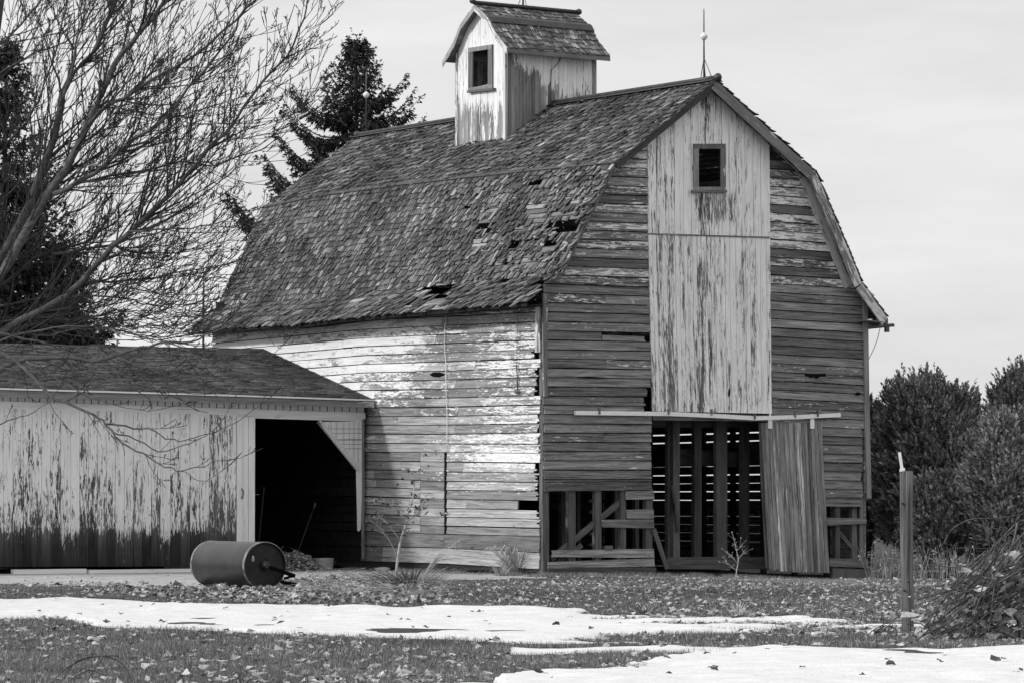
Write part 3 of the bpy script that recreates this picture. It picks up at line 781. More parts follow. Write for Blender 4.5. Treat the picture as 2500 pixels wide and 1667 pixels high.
# break flashing strip and ridge cap
mb = MB(); r0, r1, r2, r3 = rails(-1)
ss = [i/14 for i in range(15)]
mb.plank([lerp(r2(s), r1(s), .012) for s in ss], [lerp(r2(s), r3(s), .02)+Z*.0 for s in ss], (-U*.8+Z*.6).normalized(), .055, .05, cov=0, dark=.5); mb.build('break_board', M['trim'], roof)
mb = MB()
rp = [r3(s)+Z*.055 for s in ss]
mb.tube(rp, .055, 10, col=.3); 
for sg in (-1, 1):
    mb.plank([p-Z*.08+U*.17*sg for p in rp], [p-Z*.01 for p in rp], (U*.6*sg+Z*.8).normalized(), .006, .006, col=.3)
rc = mb.build('ridge_cap', M['metaldark'], barn)
mb = MB(); e = rp[0]-V*.04; mb.lathe(e, -V, [(-.09, .02), (-.075, .06), (-.03, .09), (.02, .095), (.07, .06), (.09, .01)], 14, col=.5); mb.build('finial', M['metaldark'], rc)
mb = MB(); e = rp[-1]; mb.lathe(e, V, [(-.09, .02), (-.075, .06), (-.03, .09), (.02, .095), (.07, .06), (.09, .01)], 14, col=.5); mb.build('finial', M['metaldark'], rc)
# rake boards
def rake(ps, width, off, cv, dk, name='fascia', th=.03, skipmid=None):
    mb = MB()
    for a, b in zip(ps[:-1], ps[1:]):
        A, B = G.pt(a[0], a[1], off), G.pt(b[0], b[1], off); d = (B-A).normalized(); dn = d.cross(G.N).normalized()
        if dn.z > 0: dn = -dn
        n = max(2, int((B-A).length/.4)+1); top = [lerp(A, B, i/(n-1))-Z*.0+dn*.02 for i in range(n)]; bot = [t+dn*width for t in top]
        mb.plank(bot, top, G.N, th, th, cov=cv, dark=dk)
    return mb.build(name, M['trim'], barn)
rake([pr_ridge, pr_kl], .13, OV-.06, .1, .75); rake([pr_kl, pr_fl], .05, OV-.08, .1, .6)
rake([pr_ridge, pr_kr], .23, OV-.03, .35, 0); rake([pr_kr, pr_fr, pr_er], .22, OV-.03, .55, 0)
rake([pr_ridge, pr_kr], .12, .03, .5, .1, 'rake_trim'); rake([pr_kr, pr_fr], .26, .03, .6, 0, 'rake_trim')
mb = MB(); s_ = [i/20 for i in range(21)]
mb.plank([r0(s)-Z*.055+U*.10 for s in s_], [r0(s)+Z*.01+U*.10 for s in s_], -U, .01, .01, dark=1, cov=0); mb.build('fascia', M['dim'], barn)  # toned near black to carry the shadow under the eave
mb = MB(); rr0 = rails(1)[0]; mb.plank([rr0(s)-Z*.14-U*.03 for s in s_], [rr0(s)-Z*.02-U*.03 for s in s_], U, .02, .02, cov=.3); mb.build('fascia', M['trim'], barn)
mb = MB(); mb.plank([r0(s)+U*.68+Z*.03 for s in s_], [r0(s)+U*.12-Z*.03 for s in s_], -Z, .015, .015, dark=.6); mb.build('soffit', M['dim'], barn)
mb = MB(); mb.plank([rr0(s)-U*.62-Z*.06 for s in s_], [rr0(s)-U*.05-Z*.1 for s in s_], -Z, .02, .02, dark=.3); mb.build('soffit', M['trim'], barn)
def light_rod(parent, base, ht, ball, foot=.55, sp=.28, name='lightning_rod', d1=U, d2=V, mat='rod'):
    mb = MB(); mb.tube([base, base+Z*ht*.97, base+Z*ht], [.022, .014, .003], 6)
    for dd in (d1*.3+d2, d2*-1+d1*.2, d1*.1-d2*.1): mb.tube([base+Z*foot, base+dd*sp-Z*.1], .010, 4)
    o = mb.build(name, M[mat], parent)
    if ball:
        mb = MB(); c = base+Z*ball; mb.lathe(c, Z, [(-.09, .02), (-.06, .05), (-.02, .085), (.02, .085), (.06, .05), (.09, .02)], 10); mb.build('glass_ball', M['glassball'], o)
    return o
def ridge_at(px):
    p = hit(px, 250, C0+U*pr_ridge[0], U); v = (p-C0).dot(V); return C0*1+U*pr_ridge[0]+V*v+Z*(pr_ridge[1]+zc(c_r, v)-zc(c_r, v0)+.08)
b = ridge_at(1719); ppm = FPX/b.y
light_rod(barn, b, 173/ppm, 103/ppm, .45)
b = ridge_at(894); ppm = FPX/b.y; light_rod(barn, b, 150/ppm, 92/ppm, .1, .05)
# ------------------------------------------------------------------ cupola
vc = (hit(1346, 260, C0+U*pr_ridge[0], U)-C0).dot(V)
KF = Plane(C0+V*vc, U, -V); ku0 = KF.az(1237, 300)[0]; ku1 = KF.az(1454, 200)[0]
KL = Plane(C0+V*vc+U*ku0, V, -U); kv = KL.az(1115, 250)[0]
zt0 = KF.az(1238, 120)[1]; zt1 = KF.az(1453, 144)[1]; ztop = (zt0+zt1)/2+.03
zr = profile_z(ku0)-.35
ko = .22
cpf = [KL.az(x, y, ko) for x, y in ((1238, 116), (1210, 80), (1193, 44), (1158.6, 12))]
cpb = [KL.az(x, y, ko) for x, y in ((1158.6, 12), (1124, 64), (1112, 100), (1079, 145))]
print('cupola', vc, ku0, ku1, kv, ztop, cpf, cpb)
# symmetrise the back half on the front half
va = cpf[-1][0]; cpb = [(2*va-a, z) for a, z in cpf[::-1]]
cup = MB()
def vb_az(mb, PL, a0, a1, z0, z1, n, cov, tb=.022, jit=.15, dark=0, hole=None):
    e = [0]
    for i in range(n): e.append(e[-1]+random.uniform(1-jit, 1+jit))
    for i in range(n):
        a, b = lerp(a0, a1, e[i]/e[-1])+.003, lerp(a0, a1, e[i+1]/e[-1])-.003; cj = random.uniform(-.12, .12); rnd = random.random()
        ta, tb_ = (z1(a), z1(b)) if callable(z1) else (z1, z1)
        t_ = tb+random.uniform(-.003, .003)
        parts = [(ta, tb_, z0, z0)]
        if hole and b > hole[0]-.02 and a < hole[1]+.02: parts = [(ta, tb_, hole[3], hole[3]), (hole[2], hole[2], z0, z0)]
        for (p0, p1, p2, p3) in parts:
            A_ = [PL.pt(a, lerp(p0, p2, q/8)) for q in range(9)]; B_ = [PL.pt(b, lerp(p1, p3, q/8)) for q in range(9)]
            mb.plank(B_, A_, PL.N, t_, t_, rnd, lambda P: min(1, max(0, cov(P)+cj)), dark)
def cov_cf(P):
    x, y = proj(P); lim = interp(x, [1237, 1270, 1310, 1330, 1360, 1450], [150, 165, 185, 215, 230, 245])
    return float(np.clip(.78-.75*sstep(lim-14, lim+10, y)*(1 if x < 1335 else .55)+(-.3 if 1345 < x < 1362 and y > 190 else 0), .03, 1))
def cov_cl(P):
    x, y = proj(P); return float(np.clip(.86-.42*sstep(225, 290, y)-.35*(x < 1148)*sstep(100, 115, y)*.6, 0, 1))
mb = MB(); vb_az(mb, KF, ku0*0, 0, 0, 0, 0, None) if False else None
vb_az(mb, KF, ku0, ku1, zr, ztop, 22, cov_cf)
def ctop(a):
    pf = sorted(cpf+cpb[1:]); return interp(a, [q[0] for q in pf], [q[1] for q in pf])-.07
hA, hB = KL.az(1194, 207), KL.az(1156.6, 127); vb_az(mb, KL, 0, kv, zr, ctop, 12, cov_cl, hole=(hA[0], hB[0], hA[1], hB[1]))
KR = Plane(C0+V*vc+U*ku1, V, U); vb_az(mb, KR, 0, kv, zr, ctop, 12, lambda P: .5)
KB = Plane(C0+V*(vc+kv), U, V); vb_az(mb, KB, ku0, ku1, zr, ztop, 18, lambda P: .5)
cp = mb.build('cupola', M['cup'], barn)
opening(KL, 1156.6, 127, 1194, 214, 10.5, .025, cp, shear=-.15, covf=.3)
# cupola corner boards
for PL, a, cv in ((KF, ku0+.05, .15), (KF, ku1-.05, .15), (KL, .05, .75), (KL, kv-.05, .5)):
    mb = MB(); mb.plank([PL.pt(a+.05, lerp(ztop, zr, q/5)) for q in range(6)], [PL.pt(a-.05, lerp(ztop, zr, q/5)) for q in range(6)], PL.N, .045, .045, cov=cv); mb.build('corner_trim', M['trim'], cp)
mb = MB(); kx0 = ku0-ko; kx1 = KF.az(1490, 141, -cpf[0][0])[0]
def kr(pt): return lambda s: C0+V*(vc+pt[0])+U*lerp(kx0, kx1, s)+Z*pt[1]
for prf, sg in ((cpf, 1), (cpb[::-1], -1)):
    shingles(mb, kr(prf[0]), kr(prf[1]), 3, sg, .07, .16, lift=.008, thick=.014, tone=(1, .1)); shingles(mb, kr(prf[1]), kr(prf[2]), 3, sg, .07, .16, lift=.008, thick=.014, tone=(1, .1)); shingles(mb, kr(prf[2]), kr(prf[3]), 4, sg, .07, .16, lift=.008, thick=.014, tone=(1, .1))
crf = mb.build('cupola_roof', M['shingle'], barn)
mb = MB(); pf = cpf+cpb[1:]
for a, b in zip(pf[:-1], pf[1:]):
    n_ = Vector(((b[1]-a[1]), (a[0]-b[0]))).normalized()
    A, B = C0+V*(vc+a[0])+Z*(a[1]-.03), C0+V*(vc+b[0])+Z*(b[1]-.03)
    mb.plank([A+U*lerp(kx0, kx1, q/4) for q in range(5)], [B+U*lerp(kx0, kx1, q/4) for q in range(5)], Z, .02, .02, dark=.2)
mb.build('sheathing', M['sheath'], crf)
mb = MB(); k1, k2, k3 = cpf[1], cpf[2], cpf[3]
fa, fb, fc = lerp(Vector(k2), Vector(k1), .36), Vector(k2), lerp(Vector(k2), Vector(k3), .14)
nf = (-V*.7+Z*.7).normalized()
for p, q in ((fa, fb), (fb, fc)):
    mb.plank([kr(p)(i/6) for i in range(7)], [kr(q)(i/6) for i in range(7)], nf, .045, .045, col=.3)
mb.build('flashing', M['metaldark'], crf)
mb = MB(); mb.tube([kr(cpf[3])(s)+Z*.05 for s in (-.01, .5, 1.01)], .05, 10, col=.2); mb.lathe(kr(cpf[3])(1.02)+Z*.06, U, [(-.07, .02), (-.05, .06), (0, .08), (.05, .06), (.07, .02)], 12, col=.2)
mb.lathe(kr(cpf[3])(-.02)+Z*.09, U, [(-.07, .02), (-.05, .06), (0, .08), (.05, .06), (.07, .02)], 12, col=1); mb.build('ridge_cap', M['metaldark'], crf)
for prf, cv in ((cpf, .55), (cpb, .35)):
    mb = MB(); PLo = Plane(C0+V*vc+U*(kx0), V, -U)
    for a, b in zip(prf[:-1], prf[1:]):
        mb.plank([PLo.pt(lerp(a[0], b[0], q/3), lerp(a[1], b[1], q/3)-.15) for q in range(4)], [PLo.pt(lerp(a[0], b[0], q/3), lerp(a[1], b[1], q/3)-.005) for q in range(4)], -U, .02, .02, cov=cv)
    mb.build('fascia', M['cup'], crf)
mb = MB(); e0 = cpf[0]
mb.plank([kr(e0)(q/6)-Z*.12+V*.02 for q in range(7)], [kr(e0)(q/6)-Z*.01+V*.02 for q in range(7)], -V, .02, .02, cov=.2, dark=.15); mb.build('fascia', M['trim'], crf)
b = kr(cpf[3])(.47)+Z*.08; light_rod(crf, b, 1.6, None, .35, .16, d1=V, d2=U)
mb = MB(); mb.tube([KF.at(x, y, .04) for x, y in ((1369, 137), (1366, 150), (1356, 162), (1346, 171), (1345, 200), (1344, 255))], .012, 5, col=1); mb.build('ground_cable', M['rod'], cp)
# ------------------------------------------------------------------ shed
PE = S.at(914, 977, .06)                      # eave meets the barn wall
PR = S.at(642, 852, .06)                      # ridge meets the barn wall
vE, vR = (PE-C0).dot(V), (PR-C0).dot(V)
vF = vE+.40; F_ = Plane(C0+V*vF, U, -V)
SL = -15.5; SU = -.06
def shed_eave_z(u): return interp(u, [-15.5, -9.2, -4.5, 0], [hit(0, 948, PE, V).z+.02, hit(0, 949, PE, V).z, hit(450, 962, PE, V).z, PE.z])
def shed_ridge_z(u): return PR.z+interp(u, [-15, -8, -3, 0], [.0, -.05, -.03, 0])
shed = thing('shed', 'long low white shed with dark asphalt roof joined to the barn side', 'shed', (F_.pt(-7, 0).x, F_.pt(-7, 0).y, -.17))
re_ = lambda s: C0+U*lerp(SU, SL, s)+V*vE+Z*shed_eave_z(lerp(SU, SL, s))
rr_ = lambda s: C0+U*lerp(SU, SL, s)+V*vR+Z*shed_ridge_z(lerp(SU, SL, s))
rb_ = lambda s: C0+U*lerp(SU, SL, s)+V*(2*vR-vE)+Z*shed_eave_z(lerp(SU, SL, s))
mb = MB(); shingles(mb, re_, rr_, 40, 1, .16, .4, thick=.012, jit=.004, lift=.003, lap=1.15)
shingles(mb, rb_, rr_, 20, 1, .3, .6, thick=.006, jit=.0021, lift=.003, lap=1.15)
srf = mb.build('roof', M['asphalt'], shed)
mb = MB()
q5 = [i/10 for i in range(11)]
mb.plank([re_(q)-Z*.03 for q in q5], [rr_(q)-Z*.03 for q in q5], Z, .02, .02, dark=.5); mb.plank([rb_(q)-Z*.03 for q in q5], [rr_(q)-Z*.03 for q in q5], Z, .02, .02, dark=.5)
mb.build('roof_deck', M['dim'], srf)
mb = MB(); mb.plank([re_(q)-Z*.015 for q in q5], [re_(q)+Z*.02-V*0 for q in q5], -V, .035, .035, cov=1); mb.build('drip_edge', M['white'], srf)
def cov_fa(P): x, y = proj(P); return .15+.55*sstep(760, 900, x)
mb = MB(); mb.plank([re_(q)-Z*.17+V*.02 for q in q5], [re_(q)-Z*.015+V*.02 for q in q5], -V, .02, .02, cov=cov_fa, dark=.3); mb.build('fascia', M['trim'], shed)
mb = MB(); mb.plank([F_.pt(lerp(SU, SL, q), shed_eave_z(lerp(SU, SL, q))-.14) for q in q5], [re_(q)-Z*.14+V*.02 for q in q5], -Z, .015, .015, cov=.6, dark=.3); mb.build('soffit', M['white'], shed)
def fband(x0, x1, f0, f1, tb, mat, name, parent=shed, cov=1, dark=0, n=8):
    """horizontal band on the shed front between two pixel lines"""
    mb = MB(); xs = [lerp(x0, x1, i/(n-1)) for i in range(n)]
    mb.plank([F_.at(x, f1(x)) for x in xs], [F_.at(x, f0(x)) for x in xs], F_.N, tb, tb, cov=cov, dark=dark); return mb.build(name, M[mat], parent)
lin = lambda y0, y1: (lambda x: y0+(y1-y0)*x/889.0)
mb = MB(); xs = [lerp(-420, 887, i/7) for i in range(8)]
mb.plank([F_.at(x, lin(980, 1008)(x)) for x in xs], [F_.at(x, lin(962, 990)(x)) for x in xs], F_.N, .03, .03, cov=.9, dark=.35)
for k in range(66):
    x = -300+k*18; mb.plank([F_.at(x, lin(967, 994)(x), .03), F_.at(x, lin(978, 1006)(x), .03)], [F_.at(x+2, lin(967, 994)(x), .03), F_.at(x+2, lin(978, 1006)(x), .03)], F_.N, .004, .004, dark=1)
mb.build('frieze', M['white'], shed)
fband(-420, 889, lin(979, 1007), lin(996, 1022), .055, 'white', 'trim_board')
fband(560, 887, lin(996, 1021.5), lin(1002, 1028), .02, 'sheddoor', 'head_board', cov=.8)
# sliding door panels: painted above, dark wet wood below
def cov_sd(P):
    x, y = proj(P); lim = 1318+9*math.sin(x*.051)+6*math.sin(x*.13+1); c = .74-.14*sstep(1060, 1250, y)-.12*(1-sstep(0, 60, abs(x-525)))
    return float(np.clip(c-.06*sstep(lim-80, lim-10, y)-.62*sstep(lim-30, lim+40, y), 0, 1))
def dark_sd(P):
    x, y = proj(P); return float(.5*sstep(1275, 1305, y)+.5*sstep(1305, 1355, y))
mb = MB(); vboards(mb, -230, 574, -230, 574, lambda x: 988+x/574*20, lambda x: 1383-x*.004, 35, F_, cov_sd, tb=.05, joint=.4, dark=dark_sd, jit=.08)
dr = mb.build('sliding_door', M['sheddoor'], shed)
mb = MB(); vboards(mb, 574.5, 619.5, 574.5, 618.5, 1018, 1384, 3, F_, .98, tb=.075, joint=.5, jit=.3); mb.build('door_edge', M['white'], dr)
mb = MB(); mb.tube([F_.at(590, 1192, .08), F_.at(593.5, 1196, .12), F_.at(594, 1206, .13), F_.at(592.5, 1212, .12), F_.at(590, 1216, .08)], .016, 6); mb.build('handle', M['metaldark'], dr)
mb = MB(); vboards(mb, -900, -231, -900, -231, 1001, 1383, 26, F_, .7, tb=.03, joint=.4); mb.build('front_wall', M['sheddoor'], shed)
# lattice-scored corner panel and tapered jamb
mb = MB()
c6 = lambda x, y: (x/2.476, 830+y/2.476)
pp = [c6(1938, 492), c6(2192, 489), c6(2192, 780), c6(2160, 780)]
mb.poly([F_.at(x, y, .0) for x, y in pp[::-1]], F_.N, .02, cov=.9, col=.6); cpn = mb.build('corner_panel', M['white'], shed)
mb = MB()
for y in (535, 562, 598, 604, 628, 655): mb.plank([F_.at(c6(1975+max(0, y-540)*.62, y)[0], 830+y/2.476, .022), F_.at(c6(2185, y)[0], 830+y/2.476+.5, .022)], [F_.at(c6(1975+max(0, y-540)*.62, y)[0], 829.2+y/2.476, .022), F_.at(c6(2185, y)[0], 829.4+y/2.476, .022)], F_.N, .003, .003, dark=.7)
for x in (2000, 2035, 2078, 2110, 2140, 2165): mb.plank([F_.at(*c6(x+1.6, 492), .022), F_.at(*c6(x+1.6, 560+(x-2000)*1.1), .022)], [F_.at(*c6(x, 492), .022), F_.at(*c6(x, 560+(x-2000)*1.1), .022)], F_.N, .003, .003, dark=.7)
mb.build('scored_lines', M['side'], cpn)
mb = MB(); mb.bar(F_.at(*c6(1927, 488), .03), F_.at(*c6(2166, 782), .03), .09, .07, F_.N, cov=.6, dark=.35); mb.build('brace', M['white'], shed)
mb = MB(); mb.poly([F_.at(*c6(x, y)) for x, y in ((2150, 770), (2158, 1150), (2166, 1155), (2178, 1140), (2190, 775))], F_.N, .025, cov=.95, col=.6); mb.build('jamb', M['white'], shed)
mb = MB(); mb.plank([F_.at(*c6(2196, 480)), F_.at(*c6(2195, 1318))], [F_.at(*c6(2184, 480)), F_.at(*c6(2184, 1318))], F_.N, .05, .05, cov=.2); mb.build('corner_trim', M['trim'], shed)
# closing walls inside
vB = 2*vR-vE-.3
BK = Plane(C0+V*vB, U, -V); mb = MB()
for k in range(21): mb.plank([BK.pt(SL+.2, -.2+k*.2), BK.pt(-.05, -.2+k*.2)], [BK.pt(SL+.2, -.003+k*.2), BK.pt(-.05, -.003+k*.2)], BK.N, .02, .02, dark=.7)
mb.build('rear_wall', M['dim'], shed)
EW = Plane(C0+U*(SL+.3), V, -U); mb = MB(); 
mb.poly([EW.pt(vF, -.2), EW.pt(vB, -.2), EW.pt(vB, 3.5), EW.pt(vR, shed_ridge_z(SL)-.1), EW.pt(vF, 3.5)], EW.N, .04, cov=.8); mb.build('end_wall', M['sheddoor'], shed)
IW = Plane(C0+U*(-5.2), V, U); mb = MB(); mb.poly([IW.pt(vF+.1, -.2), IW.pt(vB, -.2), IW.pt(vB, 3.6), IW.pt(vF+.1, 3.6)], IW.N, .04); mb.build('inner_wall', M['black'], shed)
mb = MB(); mb.box(C0+U*(SL/2)+V*((vF+vB)/2)+Z*-.19, U, V, Z, -SL-.3, vB-vF, .05, dark=.5); mb.build('shed_floor', M['dim'], shed)
# ------------------------------------------------------------------ roller
def P2(px, py, Y): return at_depth(px, py, Y)
gp_ = ground(655, 1438)
RYd = gp_.y; rr = 57/FPX*RYd; disc = at_depth(648, 1382, RYd); disc.z = float(gz(disc.x, disc.y))+rr+.01
rax = Vector((.50, -.866, 0)).normalized()
M['endp'] = plain('dark end plate', .012, .03, 6, .5, .2, .2, rnd=False)
M['palerim'] = plain('pale rim', .05, .34, 9, .45, .3, .2, rnd=False)  # ring paler than the drum, at both ends
rol = thing('lawn_roller', 'large dark steel lawn roller with a drawbar lying before the shed', 'roller', (disc.x, disc.y, disc.z-rr))
RL = 2.05
mb = MB(); mb.lathe(disc, rax, [(-RL-.03, rr*.80), (-RL-.025, rr*.93), (-RL+.02, rr*.99), (-RL+.05, rr), (-.05, rr), (-.01, rr*.995), (0, rr*.97), (0, rr*.955), (-.04, rr*.95)], 64, col=.5, cap=False)
me_ = MB(); me_.lathe(disc, rax, [(-.05, rr*.95), (-.052, .02)], 48, col=.2); me_.build('end_plate', M['endp'], rol); me_ = MB(); me_.lathe(disc, rax, [(-RL-.03, .02), (-RL-.031, rr*.81)], 48, col=.2); me_.build('end_plate', M['metaldark'], rol)
DR_ = mb
DMAT = (plain('painted steel drum', .010, .032, 3, .42, .15, .2, spec=.5))
for (h0, h1) in ((-.075, -.012), (-RL+.0, -RL+.055)):
    mb = MB(); mb.lathe(disc, rax, [(h0, rr*1.0+.001), (h0+.005, rr+.004), (h1-.005, rr+.004), (h1, rr*.992)], 64, cap=False); mb.build('rim', M['palerim'], rol)
ru = Vector((0, 0, 1)); rs = rax.cross(ru).normalized()
if rs.x < 0: rs = -rs
mb = MB(); mb.lathe(disc-rax*.05, rax, [(0, .07), (.06, .07), (.07, .045), (.13, .045)], 16, col=.3); mb.build('axle', M['metaldark'], rol)
def dpt(a, b, o=0.0): return disc+rs*a+ru*b+rax*o
mb = MB(); A_ = dpt(.02, -.03, .10); mb.bar(A_, dpt(.46, -.17, .12), .06, .03, rax, col=.1)
mb.bar(dpt(.28, -.21, .10), dpt(.46, -.16, .13), .04, .02, rax, col=.2); mb.bar(dpt(.22, -.26, .10), dpt(.50, -.31, .12), .05, .02, rax, col=0); mb.build('drawbar', M['black'], rol)
mb = MB()
for zc_, r_ in ((.13, .018), (.09, .024)):
    c = dpt(-.205, zc_, -.03)
    mb.tube([c+rs*math.cos(t)*r_*.8+ru*math.sin(t)*r_ for t in [i*math.pi/6 for i in range(13)]], .006, 5, col=1, cap=False)
mb.build('number_mark', M['metal'], rol)
mb = MB(); mb.tube([dpt(-.20, .17, -.03), dpt(.06, .27, -.03)], .008, 5, col=.2)
for (a, b, c, d) in ((-.13, .10, -.1, .08), (-.1, .08, -.06, .11), (.02, .11, .06, .08), (.06, .08, .1, .12), (-.17, -.02, -.12, -.02), (-.15, -.12, -.12, -.16), (-.08, -.2, 0, -.2), (.05, -.13, .08, -.17)):
    DR_.tube([dpt(a, b, -.045), dpt(c, d, -.045)], .005, 4, col=.6)
mb.build('tie_rod', M['metaldark'], rol); DR_.build('drum', DMAT, rol)
# ------------------------------------------------------------------ small things by the buildings
p = ground(790, 1402); p = hit(790, 1396, S.P-U*.9, U); p.z = float(gz(p.x, p.y))
tub = thing('metal_tub', 'shiny galvanised metal tub standing on the gravel by the barn wall', 'tub', p)
mb = MB(); mb.lathe(p, Z, [(0, .20), (.015, .215), (.25, .235), (.262, .245), (.272, .235), (.262, .225), (.02, .20), (.02, .01)], 28); mb.build('tub_body', M['metal'], tub, loc=p)
mb = MB()
for sx in (-1, 1):
    c = p+Vector((sx*.24, 0, .2)); mb.tube([c, c+Vector((sx*.035, 0, -.01)), c+Vector((sx*.035, 0, -.06)), c+Vector((0, 0, -.07))], .008, 5); mb.build('handle', M['rod'], tub); mb = MB()
def ftimber(x0, y0, x1, y1, h, lab):
    a, b = F_.at(x0, y0, .25), F_.at(x1, y1, .25)
    za = float(gz(a.x, a.y)); mb = MB(); a.z = b.z = za+h/2+.005; b.z = float(gz(b.x, b.y))+h/2+.005
    mb.bar(a, b, h, .14, F_.N, cov=.85, col=.6); o = mb.build('timber', M['white'], loc=(a+b)/2); tag(o, lab, 'timber', 'timbers lying along the shed door')
ftimber(30, 1390, 208, 1391, .10, 'pale square timber on the ground, farther from the roller'); ftimber(214, 1391, 520, 1392, .075, 'pale timber on the ground ending behind the roller')
# tools inside the shed doorway
a, b = F_.at(767, 1236, -1.2), F_.at(723, 1352, -1.0); b.z = -.12
mb = MB(); t_ = thing('shovel', 'long handled shovel leaning in the dark shed doorway', 'shovel', (b.x, b.y, b.z))
mb.tube([b+Z*.25, a], .018, 6, col=0); mb.tube([a-Vector((.0, 0, .02)), a+(a-b).normalized()*.1], .028, 6, col=1); mb.build('handle', M['dim'], t_)
mb = MB(); mb.poly([b+Vector((-.1, 0, .28)), b+Vector((-.11, 0, .05)), b+Vector((0, 0, -.02)), b+Vector((.11, 0, .05)), b+Vector((.1, 0, .28))], Vector((0, -1, .1)).normalized(), .012); mb.build('blade', M['metaldark'], t_)
a, b = F_.at(645, 1187, -1.2), F_.at(626, 1330, -1.0); b.z = -.1
mb = MB(); mb.tube([b, a], .02, 6, col=0); o = mb.build('wooden_pole', M['dim'], loc=b); tag(o, 'thin wooden pole leaning inside the shed behind the door edge', 'pole')
# basket-like bundle, carton
def crumple(c, r, name, mat, lab, cat, sq=(1, 1, 1), seed=1):
    rs_ = np.random.RandomState(seed); mb = MB(); n1, n2 = 10, 14; ids = []
    for i in range(n1+1):
        row = []
        for j in range(n2):
            th = math.pi*i/n1; ph = 2*math.pi*j/n2; q = r*(1+rs_.uniform(-.16, .16))
            row.append(mb.add(c+Vector((math.sin(th)*math.cos(ph)*q*sq[0], math.sin(th)*math.sin(ph)*q*sq[1], math.cos(th)*q*sq[2]))))
        ids.append(row)
    for i in range(n1):
        for j in range(n2): mb.face((ids[i][j], ids[i][(j+1) % n2], ids[i+1][(j+1) % n2], ids[i+1][j]))
    o = mb.build(name, mat, loc=c); return tag(o, lab, cat)
c = F_.at(749, 1366, -.5); c.z = .02; crumple(c, .17, 'crumpled_sack', M['sack'], 'crumpled sack on the leaf heap beside the metal tub', 'sack', seed=3)
c = F_.at(705, 1350, -.8); c.z = .12
ct = MB()
ct.box(c, Vector((1, .3, -.3)), Vector((-.3, 1, 0)), Vector((.3, 0, 1)), .42, .3, .22, dark=.2)
for s_ in (-1, 1): ct.box(c+Vector((.12, 0, .17)) if s_ > 0 else c+Vector((-.2, 0, .2)), Vector((1, .2, -.8*s_)), Vector((-.2, 1, 0)), Vector((.6, 0, 1)), .2, .28, .012)
o = ct.build('torn_carton', M['frame'], loc=c); tag(o, 'torn open carton dumped just inside the shed doorway', 'carton')
c = hit(933, 1391, S.P-U*.5, U); c.z = float(gz(c.x, c.y))+.04
crumple(c, .17, 'flat_stone', M['stone'], 'pale flat stone on the ground at the barn wall foot', 'stone', (1.1, .7, .3), 5)
# ------------------------------------------------------------------ ground, gravel, snow
def gridmesh(name, xs, ys, zf, mat, keep=None, kind='structure', smooth=True, quantz=None):
    X, Y = np.meshgrid(xs, ys); Zz = zf(X, Y); V_ = np.stack([X.ravel(), Y.ravel(), Zz.ravel()], 1)
    nx, ny = len(xs), len(ys); i = np.arange(nx-1); j = np.arange(ny-1); I, J = np.meshgrid(i, j)
    a = (J*nx+I).ravel(); Fq = np.stack([a, a+1, a+nx+1, a+nx], 1)
    if keep is not None:
        K = keep(X, Y).ravel(); Fq = Fq[K[Fq].any(1)]
        used = np.unique(Fq); mp = -np.ones(len(V_), int); mp[used] = np.arange(len(used)); V_ = V_[used]; Fq = mp[Fq]
    o = npmesh(name, V_, Fq, mat, smooth=smooth, nside=4); o['kind'] = kind; return o
def ground_mat():
    T = NT('winter lawn soil'); P = T.obj()
    n = T.noise(P, 1.3, 6, .65); n2 = T.noise(P, 14, 5, .7); n3 = T.noise(P, .25, 3, .5)
    a = T.math('ADD', T.math('MULTIPLY', n, .45), T.math('MULTIPLY', n2, .55)); w = T.mapr(a, .35, .65, .03, .095)
    w = T.math('MULTIPLY', w, T.mapr(n3, .3, .7, .8, 1.25)); T.grey(w); T.bump(n2, .8, .03); T.b.inputs['Roughness'].default_value = .95
    T.b.inputs['Specular IOR Level'].default_value = .1; return T.m
M['lawn'] = ground_mat()
def gravel_mat():
    T = NT('gravel'); P = T.obj(); n = T.noise(P, 1.2, 6, .6); n2 = T.noise(P, 40, 4, .7); n3 = T.noise(P, 5, 5, .65)
    a = T.math('ADD', T.math('MULTIPLY', n, .4), T.math('MULTIPLY', n2, .3)); a = T.math('ADD', a, T.math('MULTIPLY', n3, .3))
    T.grey(T.mapr(a, .36, .62, .22, .50)); T.bump(n2, .7, .02); T.b.inputs['Roughness'].default_value = .95; T.b.inputs['Specular IOR Level'].default_value = .1; return T.m
M['gravel'] = gravel_mat()
def snow_mat():
    T = NT('snow'); P = T.obj(); n = T.noise(P, 3, 6, .6); n2 = T.noise(P, 25, 4, .6)
    T.grey(T.mapr(n, .3, .7, .60, .74)); T.bump(T.math('ADD', T.math('MULTIPLY', n, .8), T.math('MULTIPLY', n2, .3)), .9, .06); T.b.inputs['Roughness'].default_value = .6
    T.b.inputs['Specular IOR Level'].default_value = .2; return T.m
M['snow'] = snow_mat()
gx = np.concatenate([[-400, -200, -100, -60, -40, -30], np.arange(-24, 24.1, .5), [30, 40, 60, 100, 200, 400]])
gy = np.concatenate([[-20, 0, 10], np.arange(16, 110.1, .5), [120, 140, 180, 260, 400, 900]])
gridmesh('ground', gx, gy, gz, M['lawn'])
def wproj(X, Y): return projn(np.stack([X.ravel(), Y.ravel(), gz(X, Y).ravel()], 1))
